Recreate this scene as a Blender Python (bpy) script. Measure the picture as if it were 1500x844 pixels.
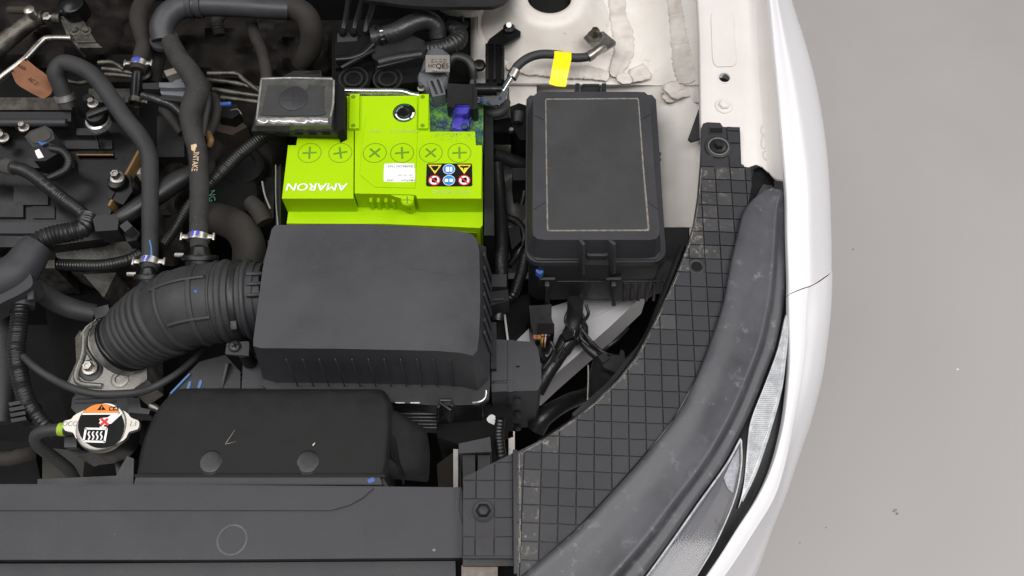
import bpy, bmesh, math, random
from mathutils import Vector, Matrix
R = math.radians
random.seed(7)
for o in list(bpy.data.objects): bpy.data.objects.remove(o)
S = bpy.context.scene; C = S.collection
# ------------------------------------------------------------------ camera, light, exposure
Z0 = 0.85                       # height of the battery top above the workshop floor
F = 1300.0                      # focal length for a 1500 px wide picture
TILT = R(26); CT, ST = math.cos(TILT), math.sin(TILT)
CAM = Vector((0, -1.08*ST, Z0 + 1.08*CT))
cd = bpy.data.cameras.new('camera'); cam = bpy.data.objects.new('camera', cd); C.objects.link(cam)
cam.location = CAM; cam.rotation_euler = (TILT, 0, 0)
cd.sensor_width = 36; cd.lens = F/1500*36; cd.clip_start = .02; cd.clip_end = 50
S.camera = cam
W = bpy.data.worlds.new('World'); S.world = W; W.use_nodes = True
bg = W.node_tree.nodes['Background']; bg.inputs[0].default_value = (.93, .96, 1, 1); bg.inputs[1].default_value = .21
def area(name, loc, rot, sx, sy, power, col):
    l = bpy.data.lights.new(name, 'AREA'); l.shape = 'RECTANGLE'; l.size = sx; l.size_y = sy; l.energy = power; l.color = col
    o = bpy.data.objects.new(name, l); C.objects.link(o); o.location = loc; o.rotation_euler = rot
area('ceiling_light_front', (.35, -1.1, 4.6), (R(-9), R(4), 0), 4.2, 1.6, 178, (1, .975, .955))
area('fill_light_left', (-2.6, .3, 4.4), (0, R(-28), 0), 1.6, 4.0, 96, (1, .975, .955))  # added fill that brightens the left-facing side wall, no known source
area('ceiling_light_side', (3.0, .9, 4.4), (R(6), R(30), 0), 1.6, 4.0, 106, (1, .975, .955))
vs = S.view_settings; vs.view_transform = 'Standard'; vs.look = 'None'; vs.exposure = -.14; vs.gamma = 1; vs.use_curve_mapping = False
# ------------------------------------------------------------------ picture point at a height -> place in the room
def ray(px, py):
    x, y = (px-750)/F, -(py-422)/F
    return Vector((x, y*CT+ST, y*ST-CT))
def at(px, py, z):
    d = ray(px, py); t = (z+Z0-CAM.z)/d.z
    return CAM + d*t
def aty(px, py, y):
    d = ray(px, py); return CAM + d*((y-CAM.y)/d.y)
def mpp(px, py, z):             # metres per picture pixel at that place
    v = at(px, py, z)-CAM
    return v.dot(Vector((0, ST, -CT)))/F
# ------------------------------------------------------------------ materials
MT = {}
def mat(name, c, rough=.5, metal=0, c2=None, sc=18, amt=.5, bump=0, bsc=900, spec=.5, dust=None, damt=0, dsc=350, coat=0, alpha=1, rvar=.12, trans=0):
    m = bpy.data.materials.new(name); m.use_nodes = True; MT[name] = m
    nt = m.node_tree; N = nt.nodes; L = nt.links; b = N['Principled BSDF']
    tc = N.new('ShaderNodeNewGeometry')
    def noise(scale, det=6, ro=.6):
        n = N.new('ShaderNodeTexNoise'); n.inputs['Scale'].default_value = scale; n.inputs['Detail'].default_value = det
        n.inputs['Roughness'].default_value = ro; L.new(tc.outputs['Position'], n.inputs['Vector']); return n
    def ramp(src, a, bb):
        r = N.new('ShaderNodeMapRange'); r.inputs[1].default_value = a; r.inputs[2].default_value = bb
        L.new(src, r.inputs[0]); return r.outputs[0]
    def mix(fac, A, B):
        x = N.new('ShaderNodeMix'); x.data_type = 'RGBA'; L.new(fac, x.inputs[0])
        for i, v in ((6, A), (7, B)):
            if isinstance(v, tuple): x.inputs[i].default_value = (*v, 1)
            else: L.new(v, x.inputs[i])
        return x.outputs[2]
    n1 = noise(sc)
    c2 = c2 or tuple(v*.72 for v in c)
    f = ramp(n1.outputs[0], .5-amt*.28, .5+amt*.28+.02)
    col = mix(f, c2, c)
    if dust:
        n2 = noise(dsc, 3, .7); n3 = noise(sc*1.7, 4, .6)
        f2 = ramp(n2.outputs[0], .72-damt*.3, .80-damt*.2)
        f3 = ramp(n3.outputs[0], .38, .7)
        mm = N.new('ShaderNodeMath'); mm.operation = 'MULTIPLY'; L.new(f2, mm.inputs[0]); L.new(f3, mm.inputs[1])
        col = mix(mm.outputs[0], col, dust)
    L.new(col, b.inputs['Base Color'])
    rr = N.new('ShaderNodeMapRange'); L.new(n1.outputs[0], rr.inputs[0]); rr.inputs[1].default_value = .3; rr.inputs[2].default_value = .7
    rr.inputs[3].default_value = max(.05, rough-rvar); rr.inputs[4].default_value = min(1, rough+rvar); L.new(rr.outputs[0], b.inputs['Roughness'])
    b.inputs['Metallic'].default_value = metal; b.inputs['Specular IOR Level'].default_value = spec
    b.inputs['Coat Weight'].default_value = coat; b.inputs['Coat Roughness'].default_value = .12
    if trans: b.inputs['Transmission Weight'].default_value = trans
    if alpha < 1: b.inputs['Alpha'].default_value = alpha
    if bump:
        nb = noise(bsc, 2, .5); bp = N.new('ShaderNodeBump'); bp.inputs['Strength'].default_value = bump; bp.inputs['Distance'].default_value = .0006
        L.new(nb.outputs[0], bp.inputs['Height']); L.new(bp.outputs[0], b.inputs['Normal'])
    return m
mat('black_plastic', (.012, .012, .013), .45, c2=(.007, .007, .008), bump=.25, dust=(.07, .065, .06), damt=.12)
mat('grey_plastic', (.035, .034, .039), .50, spec=.36, c2=(.027, .027, .030), sc=16, amt=.8, bump=.35, bsc=1500, dust=(.11, .105, .10), damt=.10)
mat('lid_plastic', (.050, .050, .057), .44, spec=.40, c2=(.028, .028, .031), sc=13, amt=1.1, bump=.3, bsc=1600, dust=(.13, .125, .12), damt=.08, dsc=260)
mat('rough_plastic', (.034, .034, .036), .62, c2=(.022, .022, .024), sc=26, bump=1, bsc=1300, dust=(.12, .115, .11), damt=.22, dsc=900)
mat('felt', (.018, .018, .018), .85, c2=(.011, .011, .011), sc=40, bump=1, bsc=1200, dust=(.06, .058, .055), damt=.22, dsc=900, spec=.3)
mat('gloss_black', (.006, .006, .0065), .32, c2=(.004, .004, .0045), dust=(.045, .04, .034), damt=.16, spec=.32)
mat('matt_black', (.006, .0056, .0055), .8, c2=(.0035, .0033, .0032), dust=(.03, .025, .021), damt=.2, spec=.2)
mat('engine_dark', (.017, .0135, .0115), .75, c2=(.006, .005, .0045), sc=34, amt=.7, bump=.8, bsc=300, dust=(.06, .045, .034), damt=.28, dsc=200, spec=.25)
mat('rubber', (.030, .030, .032), .62, c2=(.019, .019, .021), sc=22, bump=.5, bsc=1100, dust=(.15, .13, .11), damt=.13)
mat('rubber_dusty', (.034, .032, .030), .75, c2=(.018, .0175, .017), sc=30, bump=.7, bsc=800, dust=(.14, .115, .09), damt=.42, dsc=300)
mat('rubber_brown', (.026, .021, .017), .8, c2=(.013, .0115, .010), sc=24, bump=.6, dust=(.16, .12, .09), damt=.2)
mat('conduit', (.012, .012, .012), .42, c2=(.008, .008, .008), dust=(.09, .08, .07), damt=.14)
mat('tape', (.012, .012, .013), .38, c2=(.02, .02, .021), sc=60, bump=.8, bsc=240)
mat('seal_strip', (.074, .076, .086), .46, c2=(.036, .037, .043), sc=16, amt=.9, bump=.4, bsc=1300, dust=(.165, .168, .178), damt=.50, dsc=75)
mat('cover_plastic', (.024, .023, .0265), .5, spec=.36, c2=(.022, .0215, .025), sc=20, bump=.5, bsc=1500, dust=(.16, .15, .14), damt=.10)
mat('cover_dusty', (.24, .20, .165), .8, c2=(.09, .08, .073), sc=95, amt=.9, bump=.5, dust=(.36, .31, .25), damt=.25)
mat('lime', (.345, .575, .0003), .5, c2=(.32, .54, .0003), sc=14, amt=.8, bump=.15, bsc=1400, spec=.14, dust=(.24, .40, .02), damt=.16, dsc=500)
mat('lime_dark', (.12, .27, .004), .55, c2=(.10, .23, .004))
mat('lime_print', (.43, .62, .10), .6)
mat('corroded', (.13, .33, .02), .7, c2=(.004, .012, .06), sc=75, amt=.45, bump=.6, bsc=500, dust=(.02, .22, .12), damt=.5, dsc=240)
mat('crust_blue', (.012, .012, .09), .6, c2=(.006, .05, .09), sc=160, amt=.6, bump=.6, bsc=700)
mat('crust_green', (.01, .12, .07), .7, c2=(.008, .05, .06), sc=200, bump=.6)
mat('terminal_blue', (.06, .05, .42), .38, c2=(.02, .014, .17), sc=80, bump=.3)
mat('white_print', (.80, .80, .78), .5, c2=(.74, .74, .72))
mat('grey_print', (.25, .25, .25), .6)
mat('ink', (.008, .008, .008), .7, spec=.15)
mat('yellow_print', (.80, .62, .02), .5)
mat('blue_print', (.012, .24, .60), .5)
mat('red_print', (.62, .018, .03), .5)
mat('orange_print', (.85, .22, .02), .5)
mat('eye_green', (.02, .20, .09), .5)
mat('white_paint', (.71, .70, .725), .34, c2=(.70, .69, .715), sc=5, coat=.15, spec=.5, rvar=.04)
mat('white_primer', (.70, .68, .655), .42, c2=(.56, .515, .465), sc=11, amt=.9, dust=(.42, .33, .25), damt=.30, dsc=70, bump=.15, bsc=400)
mat('flange_paint', (.64, .618, .605), .45, c2=(.58, .545, .515), sc=9, amt=.9, dust=(.50, .40, .30), damt=.06, dsc=150, bump=.1, bsc=400)
mat('inner_paint', (.55, .54, .53), .45, c2=(.46, .44, .42), sc=10, dust=(.30, .25, .2), damt=.12)
mat('sealant', (.60, .565, .53), .6, c2=(.46, .42, .38), sc=40, bump=.5, bsc=300, dust=(.36, .29, .23), damt=.14)
mat('aluminium', (.34, .33, .315), .5, .9, c2=(.15, .143, .13), sc=55, amt=.9, bump=.6, bsc=500, dust=(.10, .085, .065), damt=.3)
mat('aluminium_dark', (.15, .145, .135), .55, .8, c2=(.07, .066, .06), sc=60, bump=.6, bsc=500)
mat('steel', (.44, .42, .39), .36, 1, c2=(.28, .265, .24), sc=60, bump=.2)
mat('steel_dull', (.17, .16, .143), .5, .9, c2=(.07, .065, .056), sc=70, bump=.5, bsc=500)
mat('zinc', (.50, .48, .455), .38, .9, c2=(.33, .31, .28), sc=80)
mat('chrome', (.75, .75, .76), .16, 1)
mat('film', (.62, .61, .59), .14, .5, c2=(.25, .24, .23), sc=70, amt=.8)
mat('film_grey', (.085, .082, .077), .22, c2=(.045, .044, .041), sc=60, amt=.8, dust=(.26, .24, .21), damt=.2)
mat('scuff_grey', (.10, .10, .105), .6, c2=(.05, .05, .053), sc=120)
mat('edge_dust', (.22, .20, .17), .7, c2=(.10, .095, .085), sc=200)
mat('cover_worn', (.036, .035, .038), .55, c2=(.025, .0245, .027), sc=40, bump=.5, bsc=1500, dust=(.26, .22, .18), damt=.55, dsc=140)
mat('dark_bolt', (.05, .052, .056), .4, .6, c2=(.03, .03, .03))
mat('blue_paint', (.05, .13, .42), .5)
mat('blue_mark', (.06, .17, .36), .6)
mat('royal_mark', (.03, .06, .55), .45)
mat('teal_mark', (.10, .33, .25), .6)
mat('tan_print', (.62, .47, .30), .7, c2=(.45, .33, .2), sc=300)
mat('tan_tag', (.24, .10, .045), .75, c2=(.15, .062, .030), sc=50, amt=.8)
mat('gasket_tan', (.26, .15, .06), .6, .3)
mat('yellow_tape', (.88, .72, .004), .4, c2=(.82, .66, .004))
mat('connector_grey', (.13, .135, .15), .45, c2=(.09, .093, .10))
mat('label_tan', (.28, .25, .22), .55, c2=(.22, .20, .18))
mat('brown_plastic', (.035, .024, .017), .7, dust=(.09, .065, .045), damt=.25)
mat('wire_orange', (.7, .20, .02), .45); mat('wire_green', (.04, .32, .06), .45); mat('wire_pink', (.72, .45, .42), .45); mat('copper', (.38, .12, .05), .5)
mat('lens_clear', (.11, .108, .115), .38, c2=(.06, .059, .064), sc=30, amt=.9, spec=.35)
mat('lens_frost', (.50, .51, .53), .25, c2=(.34, .35, .37), sc=120, coat=.3)
mat('reflector', (.50, .51, .53), .3, .2, c2=(.40, .41, .43), sc=60, coat=.2)
mat('clip_green', (.30, .46, .02), .5)
mat('olive', (.05, .05, .042), .8)
g = bpy.data.materials.new('lens_glass'); g.use_nodes = True; MT['lens_glass'] = g
nt = g.node_tree; nt.nodes.remove(nt.nodes['Principled BSDF'])
tr = nt.nodes.new('ShaderNodeBsdfTransparent'); tr.inputs[0].default_value = (.93, .93, .94, 1)
gl = nt.nodes.new('ShaderNodeBsdfGlossy'); gl.inputs['Roughness'].default_value = .06
fr = nt.nodes.new('ShaderNodeFresnel'); fr.inputs[0].default_value = 1.33; mx = nt.nodes.new('ShaderNodeMixShader')
nt.links.new(fr.outputs[0], mx.inputs[0]); nt.links.new(tr.outputs[0], mx.inputs[1]); nt.links.new(gl.outputs[0], mx.inputs[2]); nt.links.new(mx.outputs[0], nt.nodes['Material Output'].inputs[0])
mat('lens_bed', (.17, .167, .17), .35, c2=(.10, .099, .102), sc=30, amt=.9)
# the floor: smooth grey workshop floor with faint stains and a few flecks
fm = mat('floor_paint', (.412, .392, .382), .5, c2=(.372, .354, .345), sc=3.2, amt=1.1, bump=.12, bsc=260, dust=(.345, .325, .315), damt=.22, dsc=420, rvar=.08)
# ------------------------------------------------------------------ mesh building
class MB:
    def __init__(s): s.v = []; s.f = []; s.m = []
    def add(s, vs, fs, mi=0):
        k = len(s.v); s.v += [Vector(v) for v in vs]; s.f += [[i+k for i in f] for f in fs]; s.m += [mi]*len(fs); return s
    def bm_add(s, bm, mi=0):
        bm.verts.ensure_lookup_table(); bm.verts.index_update()
        s.add([v.co.copy() for v in bm.verts], [[v.index for v in f.verts] for f in bm.faces], mi); bm.free(); return s
    def prism(s, top, depth, bevel=.002, draft=0, seg=2, mi=0, all_edges=False):
        """top: world outline; walls go straight down, spreading by draft"""
        pts = [Vector(p) for p in top]; n = len(pts)
        a = sum(pts[i].x*pts[(i+1) % n].y-pts[(i+1) % n].x*pts[i].y for i in range(n))
        if a < 0: pts.reverse()
        bot = []
        for i in range(n):
            p0, p, p1 = pts[i-1], pts[i], pts[(i+1) % n]
            e0 = (p-p0); e1 = (p1-p); e0.z = e1.z = 0
            if e0.length < 1e-7: e0 = e1.copy()
            if e1.length < 1e-7: e1 = e0.copy()
            e0.normalize(); e1.normalize()
            nn = Vector((e0.y+e1.y, -e0.x-e1.x, 0)); l = nn.length
            nn = nn/l*min(2, 2/max(l, .5)) if l > 1e-6 else Vector()
            bot.append(p+nn*draft+Vector((0, 0, -depth)))
        bm = bmesh.new()
        tv = [bm.verts.new(p) for p in pts]; bv = [bm.verts.new(p) for p in bot]
        bm.faces.new(tv); bm.faces.new(bv[::-1])
        for i in range(n):
            j = (i+1) % n; bm.faces.new((tv[i], bv[i], bv[j], tv[j]))
        if bevel:
            bs = set(bv)
            ed = [e for e in bm.edges if all_edges or not (e.verts[0] in bs and e.verts[1] in bs)]
            ed = [e for e in ed if (len(e.link_faces) == 2 and e.calc_face_angle(0) > .3)]
            bmesh.ops.bevel(bm, geom=ed, offset=bevel, segments=seg, profile=.5, affect='EDGES', clamp_overlap=True)
        return s.bm_add(bm, mi)
    def bar(s, p0, p1, w, h, bevel=0, mi=0, up=(0, 0, 1)):
        p0, p1 = Vector(p0), Vector(p1); d = (p1-p0); L = d.length; d.normalize()
        u = Vector(up); x = d.cross(u)
        if x.length < 1e-4: x = d.cross(Vector((0, 1, 0)))
        x.normalize(); u = x.cross(d)
        bm = bmesh.new(); bmesh.ops.create_cube(bm, size=1)
        for v in bm.verts:
            c = v.co; v.co = (p0+p1)/2+d*c.y*L+x*c.x*w+u*c.z*h
        bmesh.ops.recalc_face_normals(bm, faces=bm.faces)
        if bevel: bmesh.ops.bevel(bm, geom=list(bm.edges), offset=bevel, segments=2, profile=.5, affect='EDGES', clamp_overlap=True)
        return s.bm_add(bm, mi)
    def tube(s, path, rad, n=14, pitch=0, amp=.12, step=.004, cap=True, mi=0, sharp=False):
        """path: world points, rad: radii; smooth spline; pitch > 0 makes a corrugated conduit"""
        pts = [Vector(p) for p in path]; P = []; RR = []
        ext = [pts[0]*2-pts[1]]+pts+[pts[-1]*2-pts[-2]]; er = [rad[0]]+list(rad)+[rad[-1]]
        st = pitch/4 if pitch else step
        for i in range(1, len(ext)-2):
            a, b, c, d = ext[i-1:i+3]; k = max(2, int((c-b).length/st))
            for j in range(k):
                t = j/k
                if sharp: P.append(b.lerp(c, t))
                else: P.append(.5*((2*b)+(c-a)*t+(2*a-5*b+4*c-d)*t*t+(3*b-a-3*c+d)*t**3))
                RR.append(er[i]+(er[i+1]-er[i])*(t*t*(3-2*t)))
        P.append(pts[-1]); RR.append(rad[-1])
        V = []; Fc = []; s_len = 0; T0 = None; nrm = None
        for i, p in enumerate(P):
            T = (P[min(i+1, len(P)-1)]-P[max(i-1, 0)]).normalized()
            if nrm is None:
                nrm = T.cross(Vector((0, 0, 1)));  nrm = nrm if nrm.length > .1 else T.cross(Vector((0, 1, 0))); nrm.normalize()
            else:
                ax = T0.cross(T)
                if ax.length > 1e-6: nrm = Matrix.Rotation(T0.angle(T), 3, ax)@nrm
                nrm = (nrm-T*nrm.dot(T)).normalized()
            if i: s_len += (p-P[i-1]).length
            r = RR[i]
            if pitch: r *= 1-amp*.5+amp*.5*math.copysign(abs(math.cos(2*math.pi*s_len/pitch))**.6, math.cos(2*math.pi*s_len/pitch))
            bi = T.cross(nrm)
            for q in range(n):
                a = 2*math.pi*q/n; V.append(p+(nrm*math.cos(a)+bi*math.sin(a))*r)
            T0 = T
        for i in range(len(P)-1):
            for q in range(n):
                q2 = (q+1) % n; Fc.append((i*n+q, i*n+q2, (i+1)*n+q2, (i+1)*n+q))
        if cap: Fc += [tuple(range(n))[::-1], tuple(range((len(P)-1)*n, len(P)*n))]
        return s.add(V, Fc, mi)
    def lathe(s, o, prof, n=28, axis=(0, 0, 1), mi=0, a0=0, a1=2*math.pi, sx=1, hollow=False):
        """prof: list of (radius, height) along axis from o"""
        ax = Vector(axis).normalized(); x = ax.orthogonal().normalized()
        if abs(ax.z) > .9: x = (Vector((1, 0, 0))-ax*ax.x).normalized()
        y = ax.cross(x); o = Vector(o); V = []; Fc = []; full = a1-a0 > 6.28
        m = n if full else n+1
        for r, h in prof:
            for q in range(m):
                a = a0+(a1-a0)*q/n; V.append(o+(x*math.cos(a)*sx+y*math.sin(a))*max(r, 1e-5)+ax*h)
        for i in range(len(prof)-1):
            for q in range(n):
                q2 = (q+1) % m; Fc.append((i*m+q, i*m+q2, (i+1)*m+q2, (i+1)*m+q))
        if hollow:
            k = (len(prof)-1)*m
            for q in range(n): Fc.append((k+q, k+(q+1) % m, (q+1) % m, q))
        elif full:
            Fc.append(tuple(range(m))[::-1]); Fc.append(tuple(range((len(prof)-1)*m, len(prof)*m)))
        return s.add(V, Fc, mi)
    def bolt(s, o, r, h=None, mi=0, axis=(0, 0, 1), flange=True, rot=.3):
        h = h or r*.55; ax = Vector(axis).normalized(); o = Vector(o)
        if flange: s.lathe(o, [(r, -.001), (r, r*.10), (r*.92, r*.18), (r*.66, r*.24)], 24, ax, mi)
        x = ax.orthogonal().normalized(); y = ax.cross(x); V = []; prof = [(.62, r*.1), (.62, h*.85), (.54, h), (.34, h), (.30, h*.9)]
        for rr, hh in prof:
            for q in range(6):
                a = rot+q*math.pi/3; V.append(o+(x*math.cos(a)+y*math.sin(a))*r*rr+ax*hh)
        Fc = [(i*6+q, i*6+(q+1) % 6, (i+1)*6+(q+1) % 6, (i+1)*6+q) for i in range(4) for q in range(6)]
        Fc.append(tuple(range(24, 30)))
        return s.add(V, Fc, mi)
    def sheet(s, rows, k=4, thick=.0015, mi=0, kr=None):
        """rows of control points -> smooth sheet with thickness (below)"""
        def cr(p, kk):
            e = [p[0]*2-p[1]]+p+[p[-1]*2-p[-2]]; o = []
            for i in range(1, len(e)-2):
                a, b, c, d = e[i-1:i+3]
                for j in range(kk):
                    t = j/kk; o.append(.5*((2*b)+(c-a)*t+(2*a-5*b+4*c-d)*t*t+(3*b-a-3*c+d)*t**3))
            return o+[p[-1]]
        rows = [cr([Vector(v) for v in r], k) for r in rows]
        cols = [cr([r[i] for r in rows], kr or k) for i in range(len(rows[0]))]
        n, m = len(cols), len(cols[0]); V = [cols[i][j] for j in range(m) for i in range(n)]
        Fc = [(j*n+i, j*n+i+1, (j+1)*n+i+1, (j+1)*n+i) for j in range(m-1) for i in range(n-1)]
        nr = (V[1]-V[0]).cross(V[n]-V[0])
        if thick:
            me = bpy.data.meshes.new('tmp'); me.from_pydata(V, [], Fc); me.update()
            ns = [v.normal.copy() for v in me.vertices]; bpy.data.meshes.remove(me)
            up = 1 if sum(q.z for q in ns) > 0 else -1
            N2 = len(V); V2 = [V[i]-ns[i]*up*thick for i in range(N2)]
            Fb = [tuple(i+N2 for i in f[::-1]) for f in Fc]; Fe = []
            ring = [i for i in range(n)]+[j*n+n-1 for j in range(1, m)]+[(m-1)*n+i for i in range(n-2, -1, -1)]+[j*n for j in range(m-2, 0, -1)]
            for a, b in zip(ring, ring[1:]+ring[:1]): Fe.append((b, a, a+N2, b+N2))
            V = V+V2; Fc = Fc+Fb+Fe
        return s.add(V, Fc, mi)
    def build(s, name, m, parent=None, smooth=35):
        """one mesh object with its origin at the bottom centre of its own bounds"""
        if not isinstance(m, (list, tuple)): m = [m]
        lo = Vector((min(v[i] for v in s.v) for i in range(3))); hi = Vector((max(v[i] for v in s.v) for i in range(3)))
        o = Vector(((lo.x+hi.x)/2, (lo.y+hi.y)/2, lo.z))
        me = bpy.data.meshes.new(name); me.from_pydata([v-o for v in s.v], [], s.f)
        for x in m: me.materials.append(MT[x])
        me.polygons.foreach_set('material_index', s.m)
        bm = bmesh.new(); bm.from_mesh(me); bmesh.ops.recalc_face_normals(bm, faces=bm.faces); bm.to_mesh(me); bm.free()
        me.polygons.foreach_set('use_smooth', [True]*len(me.polygons)); me.set_sharp_from_angle(angle=R(smooth)); me.update()
        ob = bpy.data.objects.new(name, me); C.objects.link(ob)
        if parent:
            ob.parent = parent; w = Vector(parent.get('_o', (0, 0, 0))); ob.location = o-w
        else: ob.location = o
        ob['_o'] = tuple(o)
        return ob
def tag(o, label=None, cat=None, group=None, kind=None):
    if label: o['label'] = label
    if cat: o['category'] = cat
    if group: o['group'] = group
    if kind: o['kind'] = kind
    return o
def thing(name, label, cat, px, py, z, group=None):
    o = bpy.data.objects.new(name, None); C.objects.link(o); o.empty_display_size = .03
    p = at(px, py, z); o.location = p; o['_o'] = tuple(p)
    return tag(o, label, cat, group)
def prism(name, pts, z, depth, m, parent=None, bevel=.002, draft=0, **k):
    return MB().prism([at(p[0], p[1], z if len(p) < 3 else p[2]) for p in pts], depth, bevel, draft, **k).build(name, m, parent)
def tube(name, pts, m, parent=None, n=14, **k):
    """pts: (px, py, z, radius in picture pixels)"""
    return MB().tube([at(*p[:3]) for p in pts], [p[3]*mpp(*p[:3]) for p in pts], n, **k).build(name, m, parent, smooth=60)
def lathe(name, px, py, z, prof, m, parent=None, **k):
    """prof in picture pixels"""
    s = mpp(px, py, z); return MB().lathe(at(px, py, z), [(a*s, b*s) for a, b in prof], **k).build(name, m, parent)
def bolt(px, py, z, rpx, m, parent=None, name='bolt', **k):
    return MB().bolt(at(px, py, z), rpx*mpp(px, py, z), **k).build(name, m, parent, smooth=25)
def rect(x0, y0, x1, y1): return [(x0, y0), (x1, y0), (x1, y1), (x0, y1)]
def smooth_poly(pts, k=4):
    n = len(pts); o = []
    for i in range(n):
        a, b, c, d = (Vector(pts[(i+j) % n]) for j in (-1, 0, 1, 2))
        for j in range(k):
            t = j/k; o.append(tuple(.5*((2*b)+(c-a)*t+(2*a-5*b+4*c-d)*t*t+(3*b-a-3*c+d)*t**3)))
    return o
def text(body, px, py, z, h, m, parent, rot=0, wide=1, bold=0, shear=0, name='lettering', wrap=None, thick=.00025):
    cu = bpy.data.curves.new('t', 'FONT'); cu.body = body; cu.align_x = 'CENTER'; cu.align_y = 'CENTER'; cu.size = 1; cu.offset = bold; cu.shear = shear; cu.resolution_u = 3
    t = bpy.data.objects.new('t', cu); C.objects.link(t); bpy.context.view_layer.update()
    me = bpy.data.meshes.new_from_object(t.evaluated_get(bpy.context.evaluated_depsgraph_get()))
    c0 = at(px, py, z); M = Matrix.Rotation(R(rot), 3, 'Z'); b = MB()
    vs = []
    for v in me.vertices:
        p = c0+M@Vector((v.co.x*h*1.4*wide, v.co.y*h*1.4, 0))
        if wrap: p.z = wrap[1]+math.sqrt(max(wrap[2]**2-(p.x-wrap[0])**2, 0))+thick
        vs.append(p)
    b.add(vs, [list(f.vertices) for f in me.polygons])
    bpy.data.objects.remove(t); bpy.data.curves.remove(cu); bpy.data.meshes.remove(me)
    return b.build(name, m, parent)
def disc(name, px, py, z, r, m, parent, n=24, h=.0003, rin=0):
    s = mpp(px, py, z)
    pr = [(r*s, -h), (r*s, h)]+([(rin*s, h), (rin*s, -h)] if rin else [])
    b = MB().lathe(at(px, py, z), pr, n)
    if rin: b.f = b.f[:-2]; b.m = b.m[:-2]
    return b.build(name, m, parent)
def flat(name, pts, z, m, parent, th=.0004): return prism(name, pts, z, th, m, parent, bevel=0)
# ================================================================== the setting
FL = -Z0
b = MB(); b.add([(-3, -3, 0), (4, -3, 0), (4, 4, 0), (-3, 4, 0), (-3, -3, -.05), (4, -3, -.05), (4, 4, -.05), (-3, 4, -.05)], [(0, 1, 2, 3), (7, 6, 5, 4), (0, 4, 5, 1), (1, 5, 6, 2), (2, 6, 7, 3), (3, 7, 4, 0)])
fo = b.build('floor', 'floor_paint'); tag(fo, 'smooth grey workshop floor beside the white car', 'floor', kind='structure')
def blob(px, py, z, r, n=9, e=.4):
    o = []
    for i in range(n):
        a = 2*math.pi*i/n; q = r*(1+random.uniform(-e, e)); o.append((px+q*math.cos(a), py+q*.8*math.sin(a)))
    return smooth_poly(o, 3)
for x, y, r, m in ((1403, 541, 2.2, 'white_print'), (1311, 748, 3.0, 'label_tan'), (1314, 752, 2, 'steel_dull'), (1172, 795, 1.2, 'label_tan'), (1210, 773, .9, 'steel_dull'), (1250, 365, 1.1, 'label_tan')):
    flat('floor_fleck', blob(x, y, FL, r), FL+.0012, m, fo, .001)
# ================================================================== white bodywork
t = thing('car_fender', 'glossy white front fender with drilled mounting flange over the wheel', 'fender', 1120, 150, -.45)
# inner flange (a thick pressed sheet)
rows = []
for y, xi, xa, xv, xe in ((-70, 1016, 1070, 1100, 1116), (0, 1020, 1090, 1106, 1128), (60, 1023, 1092, 1110, 1134), (120, 1024, 1094, 1113, 1140), (180, 1025, 1098, 1117, 1144), (238, 1027, 1104, 1122, 1149), (262, 1029, 1106, 1126, 1152), (300, 1031, 1110, 1130, 1154)):
    rows.append([at(xi-1, y, .012), at(xi, y, .038), at(xi+6, y, .046), at((xi+xa)/2, y, .046), at(xa, y, .045), at(xv, y, .040), at(xe-6, y, .058), at(xe, y, .067)])
fl = MB().sheet(rows, 4, .0015).build('flange', 'flange_paint', t, smooth=40)
# cut the flange end to the stepped outline of the seal cover, and drill the hole
def cut(ob, cutters):
    md = []
    for c in cutters:
        m = ob.modifiers.new('b', 'BOOLEAN'); m.object = c; m.operation = 'DIFFERENCE'; m.solver = 'EXACT'
    bpy.context.view_layer.update()
    me = bpy.data.meshes.new_from_object(ob.evaluated_get(bpy.context.evaluated_depsgraph_get()))
    ob.modifiers.clear(); old = ob.data; ob.data = me; me.set_sharp_from_angle(angle=R(28)); bpy.data.meshes.remove(old)
    for c in cutters: bpy.data.objects.remove(c)
c1 = MB().prism([at(x, y, .046)+Vector((0, 0, .06)) for x, y in [(1000, 186), (1084, 186), (1086, 243), (1096, 245), (1108, 240), (1119, 241), (1128, 249), (1136, 263), (1150, 281), (1165, 330), (1000, 330)]], .2, 0).build('c', 'ink')
c2 = MB().lathe(at(1061, 114, .1), [(9*.0008, -.2), (9*.0008, .2)], 24).build('c', 'ink')
c2.location = at(1061, 114, .046)-Vector((0, 0, .1))
cut(fl, [c1, c2])
# pressed raised panel on the flange
pp = smooth_poly([(1043, 20), (1058, 18), (1073, 20), (1075, 55), (1078, 92), (1062, 97), (1046, 93), (1043, 55)], 4)
prism('pressed_panel', pp, .0478, .004, 'flange_paint', t, bevel=.0012)
bolt(1060, 156, .046, 13, 'flange_paint', t)
lathe('hole_rim', 1061, 114, .0465, [(9, -1), (10.6, -.6), (10.6, .2), (9, .4)], 'flange_paint', t, hollow=True)
MB().lathe(at(1061, 114, .046)-Vector((0, 0, .016)), [(.013, -.002), (.013, 0)], 20).build('hole_plug', 'steel_dull', t)
for (x, y, r) in ((1119, 190, 4), (1121, 207, 6), (1122, 226, 4.5)):
    o = []
    for i in range(9):
        a = 2*math.pi*i/9; q = r*(1+random.uniform(-.25, .25)); o.append(at(x+q*.8*math.cos(a), y+q*1.6*math.sin(a), .0415))
    MB().tube(o+[o[0]], [.0006]*10, 6, step=.003).build('sealer_drip', 'flange_paint', t)
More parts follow.
